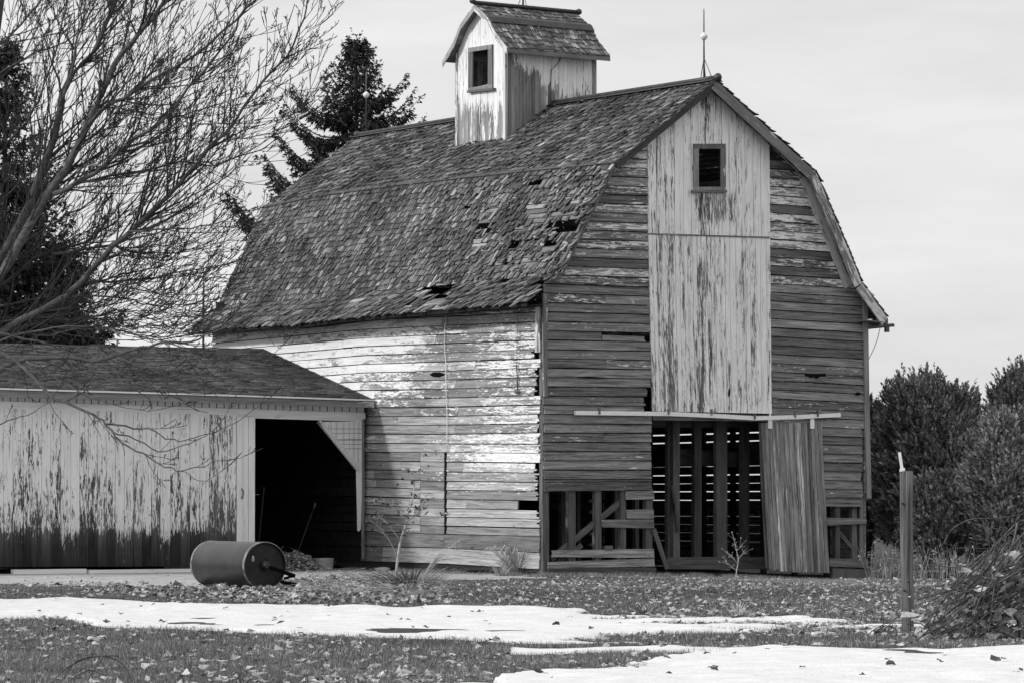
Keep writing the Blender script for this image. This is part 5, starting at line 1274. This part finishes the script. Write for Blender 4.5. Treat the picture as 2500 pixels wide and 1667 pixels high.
# ------------------------------------------------------------------ bare tree at the left
rt = random.Random(5)
YT = 48.0
tb = ground(-95, 1465); YT = tb.y; ppmT = FPX/YT
TREE = thing('bare_tree', 'big leafless tree at the left whose limbs spread across the sky', 'tree', tb)
c1 = lambda x, y: (x/1.845, y/1.845); c6 = lambda x, y: (x/2.476, 830+y/2.476)
limbs = [ # (pixel polyline, start radius m, end radius m, depth start, depth end)
 ([(-150,1450),(0,1180),(130,930),(215,700),(270,480),(330,330),(430,220),(500,60),(540,-60)], c1, .15, .035, 0, 1.5),
 ([(270,480),(325,320),(345,200),(375,60),(380,-60)], c1, .045, .015, .4, 1.0),
 ([(-150,1480),(30,1200),(200,900),(330,700),(420,500),(520,290),(620,150),(700,60),(780,-50)], c1, .14, .035, 0, -1.0),
 ([(390,570),(460,500),(560,440),(700,350),(850,270),(1000,150),(1160,0),(1200,-60)], c1, .055, .018, -.6, -1.6),
 ([(560,440),(575,380),(640,260),(720,120),(800,0)], c1, .022, .01, -.8, .2),
 ([(240,880),(420,780),(560,660),(720,560),(850,400),(960,270),(1060,130),(1110,0)], c1, .06, .018, -.4, -2.5),
 ([(-150,1620),(0,1500),(300,1330),(470,1150),(590,1040),(700,940),(850,780),(950,660),(1060,550),(1180,370),(1290,250),(1370,80),(1395,-40)], c1, .095, .014, .3, -1.5),
 ([(1180,370),(1260,345),(1320,230),(1400,130),(1450,40)], c1, .014, .004, -1.2, -1.8),
 ([(0,1290),(120,1190),(250,1130),(380,1090),(450,1050),(560,960),(680,830),(800,720)], c1, .045, .012, .5, 1.8),
 ([(380,1275),(560,1265),(700,1250),(900,1210),(1060,1180),(1180,1150)], c1, .035, .007, .2, -.8),
 ([(230,1150),(450,1115),(560,1120),(650,1145),(870,1130),(1050,1080)], c1, .035, .007, 0, 1),
 ([(580,1045),(700,1035),(850,1030),(1000,1000),(1120,950),(1180,930)], c1, .03, .006, -.6, -1.6),
 ([(200,900),(300,850),(500,790),(700,760),(830,730),(950,745),(1100,700),(1230,640),(1330,540),(1440,300)], c1, .04, .006, 0, 1.2),
 ([(950,660),(1010,640),(1150,620),(1250,580),(1360,470)], c1, .018, .005, -1.2, -.4),
 ([(500,510),(620,505),(760,520),(870,510),(960,480)], c1, .02, .006, -.5, .5),
 ([(0,1380),(200,1340),(400,1330),(600,1350),(700,1380),(800,1360),(900,1300),(1000,1290)], c1, .03, .006, .5, 0),
 ([(-60,1460),(150,1430),(350,1445),(520,1400),(640,1420),(800,1490),(900,1480)], c1, .03, .006, .8, 1.6),
 ([(-60,1560),(120,1500),(300,1470),(500,1480),(700,1530),(880,1500),(1000,1450),(1150,1490)], c1, .03, .006, -.5, -1.5),
 ([(-60,230),(0,200),(90,110),(200,-20)], c1, .04, .02, .5, 0),
 ([(-60,420),(0,330),(160,240),(300,190),(420,90),(500,-30)], c1, .03, .012, 1.2, 1.8),
 ([(-60,760),(40,640),(150,500),(200,380),(260,200),(300,0)], c1, .04, .015, 1.5, 2.2),
 ([(-60,1000),(60,850),(180,740),(330,640),(450,590),(600,560)], c1, .035, .008, 1.5, 2.4),
 ([(-60,1240),(100,1100),(260,1000),(420,900),(560,700),(650,480),(740,360)], c1, .035, .008, 1.2, 2.6),
 ([(-150,250),(0,180),(130,120),(260,108),(480,118),(620,115),(850,50),(1000,15),(1150,10),(1300,-60),(1450,-110)], c6, .05, .008, -1.2, -2.4),
 ([(-60,60),(0,80),(130,150),(190,220),(300,335),(400,380),(560,450),(640,510),(740,620),(870,690),(1000,765),(1110,785),(1290,745),(1430,715)], c6, .035, .0045, -1.5, -3.0),
 ([(640,510),(760,517),(900,545),(1010,585),(1120,610),(1290,560),(1440,495),(1560,400)], c6, .017, .004, -2.2, -2.8),
 ([(680,545),(830,600),(950,670),(1060,660),(1190,605),(1310,520),(1370,445)], c6, .013, .004, -2.4, -3),
 ([(1090,785),(1210,850),(1290,825)], c6, .007, .003, -2.8, -3),
 ([(-60,520),(0,510),(90,470),(200,430),(320,350)], c6, .014, .004, -2, -2.5),
 ([(150,130),(260,170),(400,260),(520,330),(700,390),(850,430),(960,410)], c6, .015, .004, -2, -2.6),
 ([(300,60),(480,170),(640,230),(820,300),(1000,290),(1150,330)], c6, .014, .004, -1.6, -2.2),
 ([(700,110),(860,170),(990,200),(1000,260),(1090,340)], c6, .012, .004, -1.8, -2),
 ([(-100,40),(100,70),(350,90),(600,150),(800,140),(1000,200),(1150,190)], c6, .02, .004, -.8, -1.8),
 ([(-100,-60),(150,-10),(400,40),(650,30),(900,80),(1100,60),(1350,110)], c6, .022, .004, -.3, -1.2),
 ([(-100,160),(80,170),(250,230),(420,240),(560,300),(700,290)], c6, .014, .004, -1.4, -2.4),
 ([(-100,0),(60,-40),(300,-30),(520,-80),(760,-60),(1000,-110),(1200,-90)], c6, .025, .004, .6, -.6),
 ([(-100,-150),(120,-120),(350,-160),(600,-140),(850,-180),(1050,-150)], c6, .022, .004, .2, 1.4),
 ([(200,30),(420,120),(560,130),(760,210),(930,230)], c6, .011, .004, -1.0, -1.8),
 ([(1000,20),(1140,70),(1240,160),(1330,260),(1500,210),(1720,20)], c6, .012, .004, -2.2, -2.6)]
def jit_path(pts, amt):
    return [p+Vector((rt.gauss(0, amt), rt.gauss(0, amt*2), rt.gauss(0, amt))) for p in pts]
def subdiv(P, k=2):
    out = []
    for i in range(len(P)-1):
        p0 = P[max(i-1, 0)]; p1 = P[i]; p2 = P[i+1]; p3 = P[min(i+2, len(P)-1)]
        for j in range(k):
            t = j/k; out.append(.5*((2*p1)+(p2-p0)*t+(2*p0-5*p1+4*p2-p3)*t*t+(3*p1-p0-3*p2+p3)*t*t*t))
    out.append(P[-1]); return out
LM = MB(); BR = MB(); TW = MB()
def branch(p, d, length, r, level, upb):
    """a curved shoot that bends towards the light and carries smaller ones"""
    n = (6, 5, 4, 3)[level]; pts = [p]; q = p.copy(); dd = d.normalized()
    for i in range(n):
        dd = (dd+Vector((rt.gauss(0, .10), rt.gauss(0, .12), rt.gauss(0, .08)+upb*.09))).normalized(); q = q+dd*(length/n); pts.append(q.copy())
    rad = [max(.0046, r*(1-.82*i/n)) for i in range(n+1)]
    mbx = BR if level < 1 else TW
    mbx.tube(pts, rad, 4 if level == 0 else 3, cap=False, sm=level == 0)
    if level >= 3: return
    m = max(1, int(length*(2.3, 5.5, 8)[level]*rt.uniform(.7, 1.2)))
    for k in range(m):
        t = rt.uniform(.12, .98); i = min(int(t*n), n-1); pp = pts[i].lerp(pts[i+1], t*n-i); ax = (pts[i+1]-pts[i]).normalized()
        sdv = ax.cross(Vector((rt.gauss(0, 1), rt.gauss(0, 1), rt.gauss(0, 1)))).normalized(); an = rt.uniform(.32, .72)
        nd = ax*math.cos(an)+sdv*math.sin(an)+Vector((0, 0, .10))
        ll = length*rt.uniform(.22, .5)*(1.15-t*.6)
        branch(pp, nd, max(ll, .07), rad[i]*.62, level+1 if level < 2 else 3, 1.0)
    if level == 2:
        for k in range(2):
            t = rt.uniform(.3, 1); i = min(int(t*n), n-1); pp = pts[i].lerp(pts[i+1], t*n-i); TW.tube([pp, pp+Vector((rt.gauss(0, .02), rt.gauss(0, .02), .02))], [.006, .005], 3, cap=False)
# trunk
trk = [tb+Vector((0, 0, -.1)), tb+Vector((.02, 0, 1.0)), at_depth(-88, 1190, YT), at_depth(-84, 1000, YT), at_depth(-80, 780, YT), at_depth(-60, 500, YT+.6), at_depth(-30, 200, YT+1), at_depth(20, -150, YT+1.2)]
mb = MB(); mb.tube(subdiv(trk, 3), list(np.interp(np.linspace(0, 1, 22), [0, .06, .3, .6, 1], [.42, .32, .27, .17, .06])), 12); mb.build('trunk', M['bark'], TREE)
for (pl, cf, r0_, r1_, d0, d1) in limbs:
    P = [];
    for i, (x, y) in enumerate(pl):
        X, Y = cf(x, y); P.append(at_depth(X, Y, YT+lerp(d0, d1, i/(len(pl)-1))))
    P = subdiv(P, 3); n = len(P); P = [p+Vector((rt.gauss(0, .012), rt.gauss(0, .03), rt.gauss(0, .012))) for p in P]; rad = [(.62 if cf is not c6 else .95)*lerp(r0_, r1_, (i/(n-1))**.75) for i in range(n)]
    LM.tube(P, rad, 8 if r0_ > .03 else 5)
    tot = sum((P[i+1]-P[i]).length for i in range(n-1)); low_ = cf is c6
    thin = r0_ < .02
    m = int(tot*(9.5 if not low_ else (3.5 if pl[0][1] < 170 else 1.6))); 
    for k in range(m):
        t = rt.uniform(.05, .99); i = min(int(t*(n-1)), n-2); pp = P[i].lerp(P[i+1], t*(n-1)-i); ax = (P[i+1]-P[i]).normalized()
        sdv = ax.cross(Vector((rt.gauss(0, .6), rt.gauss(0, 1.6), rt.gauss(0, .6)))).normalized(); an = rt.uniform(.28, .68)
        sgn = 1
        nd = ax*math.cos(an)+sdv*math.sin(an)
        big = rad[i]
        ll = (rt.uniform(.5, 2.3) if not low_ else rt.uniform(.15, .7))*(1.1-.5*t)
        ppx, ppy = proj(pp)
        if ppx > 640: ll *= .6
        if ppx > 440 and ppy > 480:
            ll *= .5
            if rt.random() < .4: continue
        branch(pp, nd, ll, min(big*.5, .016) if not low_ else min(big*.5, .006), 1 if (ll < 1.1 or low_) else 0, 1.0 if not low_ else .5)
    branch(P[-1], (P[-1]-P[-2]), .5, r1_*.8, 2, .5)
LM.build('limbs', M['bark'], TREE); BR.build('branches', M['twig'], TREE); TW.build('twigs', M['twig'], TREE)
print('twig faces', len(TW.f), len(BR.f), len(LM.f))
# ------------------------------------------------------------------ saplings
def sapling(base_px, Yoff, paths, rr, lab, leafpts=(), dens=1.0, leafmat='darkleaf', ls=.02):
    b = ground(*base_px); root = thing('sapling', lab, 'sapling', b, None); mb = MB(); k_ = FPX/b.y
    def w(x, y, dy=0): p = at_depth(x, y, b.y+dy); return p
    allp = []
    for j, (pl, r0_, r1_) in enumerate(paths):
        P = [w(x, y, .0+.12*math.sin(j*2.1)*(i/(len(pl)-1))) for i, (x, y) in enumerate(pl)]; P = subdiv(P, 3); n = len(P)
        mb.tube(P, [lerp(r0_, r1_, i/(n-1)) for i in range(n)], 5, col=.9 if j == 0 else .5)
        for q in range(int(len(pl)*3.0*dens)):
            t = rt.uniform(.35, 1); i = min(int(t*(n-1)), n-2); d = (P[i+1]-P[i]).normalized()+Vector((rt.gauss(0, .6), rt.gauss(0, .6), rt.gauss(.2, .4))); e = P[i]+d.normalized()*rt.uniform(.05, .22)
            mb.tube([P[i], (P[i]+e)/2+Vector((0, 0, .01)), e], [.004, .003, .002], 3, cap=False); allp.append(e)
    mb.build('stem', M['stem2'], root)
    lb = MB()
    for e in allp+[w(x+rt.gauss(0, 3), y+rt.gauss(0, 4), rt.gauss(0, .08)) for x, y in leafpts for _ in range(2)]:
        if rt.random() < .75:
            for q in range(rt.randint(1, 3)):
                a = Vector((rt.gauss(0, ls), rt.gauss(0, ls), rt.gauss(0, ls))); c = Vector((rt.gauss(0, ls), rt.gauss(0, ls), rt.gauss(0, ls))); ids = [lb.add(e-a), lb.add(e+c*.8), lb.add(e+a), lb.add(e-c*.8)]; lb.face(ids)
    if lb.v: lb.build('leaves', M[leafmat], root)
M['stem2'] = plain('pale sapling bark', .22, .42, 12, .8)
s4 = lambda *a: [(850+x/3.92, 1050+y/3.92) for x, y in a]
sapling((964, 1433), 0, [(s4((450,1500),(462,1340),(480,1180),(503,1050),(540,940),(560,860),(590,740),(625,620),(632,520),(600,430)), .026, .004), (s4((500,1050),(410,935),(345,860),(230,830)), .008, .003), (s4((470,1210),(400,1060),(345,990),(290,920),(200,860)), .009, .003), (s4((560,850),(480,790),(420,740),(330,660)), .008, .003), (s4((560,860),(640,820),(700,760),(690,640)), .006, .003), (s4((503,1050),(548,1000),(545,930)), .01, .006)],
        .02, 'thin pale sapling with dark withered leaves before the barn side', s4((570,400),(630,420),(520,470),(545,560),(480,530),(740,240),(850,230),(760,330),(690,360),(730,390),(760,490),(820,500),(800,650),(770,700),(750,760),(890,800),(930,790),(720,500),(760,640),(270,830),(190,870)), 1.2)
s5 = lambda *a: [(1560+x/3.408, 980+y/3.408) for x, y in a]
sapling((1796, 1411), 0, [(s5((805,1470),(815,1390),(828,1310),(812,1240),(800,1180),(788,1140)), .012, .003), (s5((812,1405),(770,1370),(715,1325)), .006, .002), (s5((826,1310),(860,1270),(885,1250)), .005, .002), (s5((812,1240),(850,1205)), .004, .002), (s5((822,1345),(780,1300),(745,1275)), .004, .002)], .01, 'small twiggy sapling in front of the open barn doorway', (), 1.0, 'stem2', .012)
# ------------------------------------------------------------------ dry clumps
def clump(base, n, h, spread, lab, name='dry_weed_clump', lean=(0, 0), w=.008, mat='straw', kindcat='weed'):
    mb = MB(); b = Vector(base)
    for i in range(n):
        a = rt.uniform(0, 6.28); q = rt.random()**.6*spread; hh = h*rt.uniform(.35, 1.05); p = b+Vector((math.cos(a)*q*.35, math.sin(a)*q*.35, 0))
        e = p+Vector((math.cos(a)*q+lean[0]*hh, math.sin(a)*q+lean[1]*hh, hh)); m = (p+e)/2+Vector((0, 0, hh*.18)); e2 = e+Vector((math.cos(a)*q*.4, math.sin(a)*q*.4, -hh*rt.uniform(-.1, .35)))
        P = [p, m, e, e2]; ww = w*rt.uniform(.6, 1.5); sd = Vector((math.sin(a+.5), -math.cos(a+.5), 0)); ids = []
        for j, pt in enumerate(P):
            f = (1, .9, .6, .1)[j]; c = (rt.random(), 0, 0); ids.append((mb.add(pt-sd*ww*f, c=c), mb.add(pt+sd*ww*f, c=c)))
        for j in range(3): mb.face((ids[j][0], ids[j][1], ids[j+1][1], ids[j+1][0]))
    o = mb.build(name, M[mat], loc=b); return tag(o, lab, kindcat)
clump(ground(1262, 1402), 240, .62, .55, 'pale dry weed clump at the barn corner foot', w=.013)
clump(ground(1225, 1403), 50, .28, .25, 'smaller dry weed tuft left of the pale clump at the barn corner', w=.006)
clump(ground(1005, 1440), 420, .34, .75, 'flattened heap of dry straw beside the sapling base', 'straw_heap', w=.006, mat='drygrass', kindcat='straw heap')
clump(ground(1035, 1410), 46, .75, .10, 'long dry stalks leaning right beside the barn side', 'dry_stalks', lean=(.85, 0), w=.0042, kindcat='stalks')
clump(ground(1575, 1498), 40, .16, .3, 'small dry weed tuft at the snow edge left of centre', w=.005, mat='drygrass')
clump(ground(1800, 1505), 40, .18, .3, 'small dry weed tuft by the snow streaks below the doorway', w=.005)
clump(ground(807, 1425), 8, .3, .12, 'single pale dead stalk standing before the metal tub', 'dead_stalk', w=.008, kindcat='stalk')
clump(ground(2150, 1392), 40, .5, .3, 'pale dry weed clump at the barn corner near the evergreens', w=.008)
# arching dead stems in the near lawn, lower left
mb = MB(); g0 = ground(150, 1675); k_ = g0.y/FPX
for pl in (((148,1667),(185,1615),(245,1600),(300,1620),(325,1667)), ((160,1667),(215,1635),(260,1650)), ((210,1667),(235,1625),(265,1590)), ((120,1670),(170,1625),(230,1602),(290,1600))):
    P = subdiv([at_depth(x, y, 25.6) for x, y in pl], 4); mb.tube(P, .0045, 4, cap=False)
o = mb.build('arching_stems', M['stem'], loc=g0); tag(o, 'thin arching dead stems in the near lawn at lower left', 'stems')
# straw and twig litter between the roller and the sapling
mb = MB(); rq = random.Random(8)
for i in range(900):
    x_, y_ = rq.gauss(900, 95), rq.uniform(1408, 1462)
    if not 690 < x_ < 1090 or (y_ < 1420 and x_ > 1000): continue
    p = ground(x_, y_); a = rq.gauss(0, .7)+(math.pi if rq.random() < .5 else 0); l_ = rq.uniform(.08, .45); d = Vector((math.cos(a), math.sin(a)*.6, rq.uniform(-.05, .3)))*l_
    b0 = p+Vector((0, 0, rq.uniform(.01, .12))); e = b0+d; e.z = max(e.z, p.z+.01); m = (b0+e)/2+Vector((0, 0, rq.uniform(0, .05))); mb.tube([b0, m, e], [.004, .004, .002], 3, cap=False, col=rq.random())
o = mb.build('straw_litter', plain('straw litter', .12, .5, 4, .8, rv=.7)); tag(o, 'loose straw and twigs strewn right of the roller', 'straw', kind='stuff')
# ------------------------------------------------------------------ post
pb = ground(2213, 1547); post = thing('fence_post', 'weathered round wooden fence post with a pale stake on top', 'post', pb); yq = pb.y
mb = MB(); ctr = [(2213.5, 1556, 30), (2213, 1500, 30), (2211.5, 1400, 30.5), (2209.5, 1300, 31), (2208.5, 1220, 31.5), (2212.5, 1149, 32)]
ctr = [(2216, 1556, 29), (2216, 1500, 29), (2214, 1400, 30), (2213, 1300, 30), (2212.5, 1220, 30), (2213, 1149, 31)]
P = [at_depth(x, y, yq) for x, y, w in ctr]; sides = 20; rings = []
for i, (p, (x, y, w)) in enumerate(zip(P, ctr)):
    r = w/2*yq/FPX; row = []
    for k in range(sides):
        a = 2*math.pi*k/sides; q = r*(1+.035*math.sin(5*a+1)+.03*math.sin(11*a+i*.4)+random.uniform(-.02, .02)); row.append(mb.add(p+Vector((math.cos(a)*q, math.sin(a)*q, 0)), (p.z, a*r), (.6, 0, 0)))
    rings.append(row)
for i in range(len(rings)-1):
    for k in range(sides): k2 = (k+1) % sides; mb.face((rings[i][k], rings[i][k2], rings[i+1][k2], rings[i+1][k]), True)
mb.face(rings[-1]); mb.build('post_shaft', M['post'], post)
mb = MB(); a = at_depth(2203, 1149, yq-.02); b = at_depth(2196, 1103, yq-.02); mb.bar(a, b, .028, .03, Vector((0, -1, 0)), cov=.9, col=.9); mb.box(at_depth(2203, 1146, yq-.02), Vector((1, 0, .2)), Vector((0, 1, 0)), Z, .05, .05, .03, cov=1, col=1); mb.build('stake', M['white'], post)
for (x, y) in ((2203, 1228), (2207, 1440), (2218, 1419)):
    mb = MB(); p = at_depth(x, y, yq-.066); mb.lathe(p, Vector((0, -1, 0)), [(-.01, .012), (.006, .012), (.01, .005)], 8, col=.1); mb.build('knot', M['metaldark'], post)
# ------------------------------------------------------------------ brush pile
BP = thing('brush_pile', 'heap of cut vines, branches and dead leaves at lower right', 'brush pile', ground(2420, 1560))
rb2 = random.Random(21); mb = MB(); mk = MB(); Yb = ground(2420, 1562).y
for i in range(230):
    sx = rb2.uniform(2370, 2720); sy_ = rb2.uniform(1270, 1430)+max(0, (2480-sx))*.9; ex_ = rb2.uniform(2225, 2560); ey = rb2.uniform(1540, 1592); 
    if rb2.random() < .35: ey = rb2.uniform(1430, 1540)
    d = rb2.uniform(-.55, .75)
    a, b = at_depth(sx, sy_, Yb+d), at_depth(min(ex_, sx-30), ey, Yb+d+rb2.uniform(-.4, .3)); m1 = a.lerp(b, .33)+Vector((rb2.gauss(0, .03), 0, rb2.uniform(.0, .09))); m2 = a.lerp(b, .68)+Vector((rb2.gauss(0, .03), 0, rb2.uniform(.0, .07)))
    b.z = max(b.z, float(gz(b.x, b.y))+.01); r = rb2.choice((.004, .005, .007, .010)); mb.tube(subdiv([a, m1, m2, b], 3), [r]*5+[r*.6]*5, 4, cap=False)
    if rb2.random() < .5:
        p = m2; e = p+Vector((rb2.gauss(0, .12), rb2.gauss(0, .1), rb2.uniform(-.05, .2))); mb.tube([p, (p+e)/2+Vector((0, 0, .03)), e], [.003, .0025, .002], 3, cap=False)
c2x = lambda x, y: (2100+x/3.92, 1200+y/3.92)
for pl in (((540,1090),(600,1055),(740,1045),(840,1100)), ((800,500),(860,380),(980,290),(1100,255),(1300,250),(1568,215)), ((1240,530),(1215,400),(1225,365),(1300,350),(1500,415)), ((450,1265),(560,1258),(640,1290)), ((800,580),(900,545),(1000,535),(1230,540),(1450,500)), ((60,1370),(180,1290),(400,1180)), ((180,1370),(270,1280),(350,1330),(320,1440)), ((380,1300),(480,1360),(560,1400)), ((540,680),(700,700),(900,720),(1100,690)), ((1350,260),(1360,340),(1480,420)), ((900,1270),(940,1190),(1020,1080),(1100,960)), ((620,1240),(760,1100),(900,930),(1060,830),(1250,740)), ((700,1200),(900,1040),(1100,900),(1400,780))):
    P = subdiv([at_depth(*c2x(x, y), Yb-.25) for x, y in pl], 4); mb.tube(P, .0045, 4, cap=False)
mb.build('vines', M['stem'], BP)
for pl, r in ((((1340,960),(1370,1040),(1430,1120),(1500,1200),(1600,1240)), .024), (((1120,1290),(1140,1200),(1220,1130),(1330,1118),(1430,1150),(1500,1200)), .022), (((1130,1290),(1150,1100),(1200,980),(1300,900)), .016), (((1340,1400),(1390,1180),(1520,800)), .010), (((1080,1380),(1130,1220),(1190,1160)), .012), (((1500,1200),(1520,1330),(1525,1420)), .012)):
    P = subdiv([at_depth(*c2x(x, y), Yb-.15) for x, y in pl], 4); mk.tube(P, [r*(1-.3*i/len(P)) for i in range(len(P))], 7, col=.0)
mk.build('crooked_limb', M['bark'], BP)
n = 300; q = np.random.RandomState(4); px = q.uniform(2220, 2540, n); py = q.uniform(1490, 1582, n); up_ = q.rand(n) < .35; py = np.where(up_, q.uniform(1330, 1500, n)+(2500-px).clip(0, 300)*.45, py)
pts = [at_depth(a, b, Yb+c) for a, b, c in zip(px, py, q.uniform(-.5, .4, n))]
x = np.array([p.x for p in pts]); y = np.array([p.y for p in pts]); z = np.maximum(np.array([p.z for p in pts]), gz(x, y)+.01)
o = leaves('dead_leaves', x, y, z, q.uniform(.045, .11, n), M['leaf'], None, flat=1.1, seed=4); o.parent = BP; o.matrix_parent_inverse = Matrix.Translation(-BP.location)
# far rod standing behind the shed roof
pr0 = S.at(497, 870, .5); pr0 = at_depth(497, 880, 90.0); pr0.z = -.2
tp_ = at_depth(497, 646, 90.0); mb = MB(); mb.tube([pr0, tp_-Z*1.0, tp_], [.035, .03, .008], 6); rd = mb.build('metal_pole', M['rod'], loc=pr0); tag(rd, 'thin upright metal pole beyond the far end of the barn', 'pole')
# ------------------------------------------------------------------ sky, sun, camera
w = bpy.data.worlds.new('World'); sc.world = w; w.use_nodes = True; nt = w.node_tree; nt.nodes.clear()
def N(t, **k):
    n = nt.nodes.new(t)
    for a, b in k.items(): setattr(n, a, b)
    return n
SUN_EL, SUND = R(27), (U*-.97+V*.24).normalized()
sky = N('ShaderNodeTexSky'); sky.sky_type = 'NISHITA'; sky.sun_disc = False; sky.sun_elevation = SUN_EL; sky.sun_rotation = math.atan2(SUND.x, SUND.y); sky.air_density = 1.2; sky.dust_density = 3
bw = N('ShaderNodeRGBToBW'); nt.links.new(sky.outputs[0], bw.inputs[0])
tc = N('ShaderNodeTexCoord'); mp = N('ShaderNodeMapping'); mp.inputs['Scale'].default_value = (1.6, 1.6, 9.0); mp.inputs['Rotation'].default_value = (0, .12, 0); nt.links.new(tc.outputs['Generated'], mp.inputs[0])
nz = N('ShaderNodeTexNoise'); nz.inputs['Scale'].default_value = 2.3; nz.inputs['Detail'].default_value = 7; nz.inputs['Roughness'].default_value = .55; nt.links.new(mp.outputs[0], nz.inputs['Vector'])
mr = N('ShaderNodeMapRange'); mr.inputs[1].default_value = .35; mr.inputs[2].default_value = .65; mr.inputs[3].default_value = 7.6; mr.inputs[4].default_value = 9.9; nt.links.new(nz.outputs['Fac'], mr.inputs[0])
mx = N('ShaderNodeMix'); mx.data_type = 'FLOAT'; mx.inputs[0].default_value = .82; nt.links.new(bw.outputs[0], mx.inputs[2]); nt.links.new(mr.outputs[0], mx.inputs[3])
sx = N('ShaderNodeSeparateXYZ'); nt.links.new(tc.outputs['Generated'], sx.inputs[0])
# thin overcast: brighter overhead than at the horizon
zr_ = N('ShaderNodeMapRange'); zr_.inputs[1].default_value = 0; zr_.inputs[2].default_value = 1; zr_.inputs[3].default_value = 1.0; zr_.inputs[4].default_value = 1.6; nt.links.new(sx.outputs[2], zr_.inputs[0])
mu = N('ShaderNodeMath', operation='MULTIPLY'); nt.links.new(mx.outputs[0], mu.inputs[0]); nt.links.new(zr_.outputs[0], mu.inputs[1])
bg = N('ShaderNodeBackground'); bg.inputs[1].default_value = .10; nt.links.new(mu.outputs[0], bg.inputs[0]); out = N('ShaderNodeOutputWorld'); nt.links.new(bg.outputs[0], out.inputs[0])
sl = bpy.data.lights.new('sun', 'SUN'); sl.energy = 2.5; sl.angle = R(5); so = bpy.data.objects.new('sun', sl); COL.objects.link(so)
dirv = SUND*math.cos(SUN_EL)+Z*math.sin(SUN_EL); so.rotation_euler = dirv.to_track_quat('Z', 'Y').to_euler(); so.location = (-20, 20, 30)
cd = bpy.data.cameras.new('camera'); cam = bpy.data.objects.new('camera', cd); COL.objects.link(cam); cam.location = CAM; cam.rotation_euler = (math.pi/2+PITCH, 0, 0)
cd.sensor_width = 36; cd.lens = FPX/2500*36; cd.clip_end = 3000; cd.clip_start = .5; sc.camera = cam
sc.view_settings.view_transform = 'Standard'; sc.view_settings.look = 'None'; sc.view_settings.gamma = 1; sc.view_settings.exposure = 0; sc.view_settings.use_curve_mapping = False
sc.cycles.max_bounces = 6
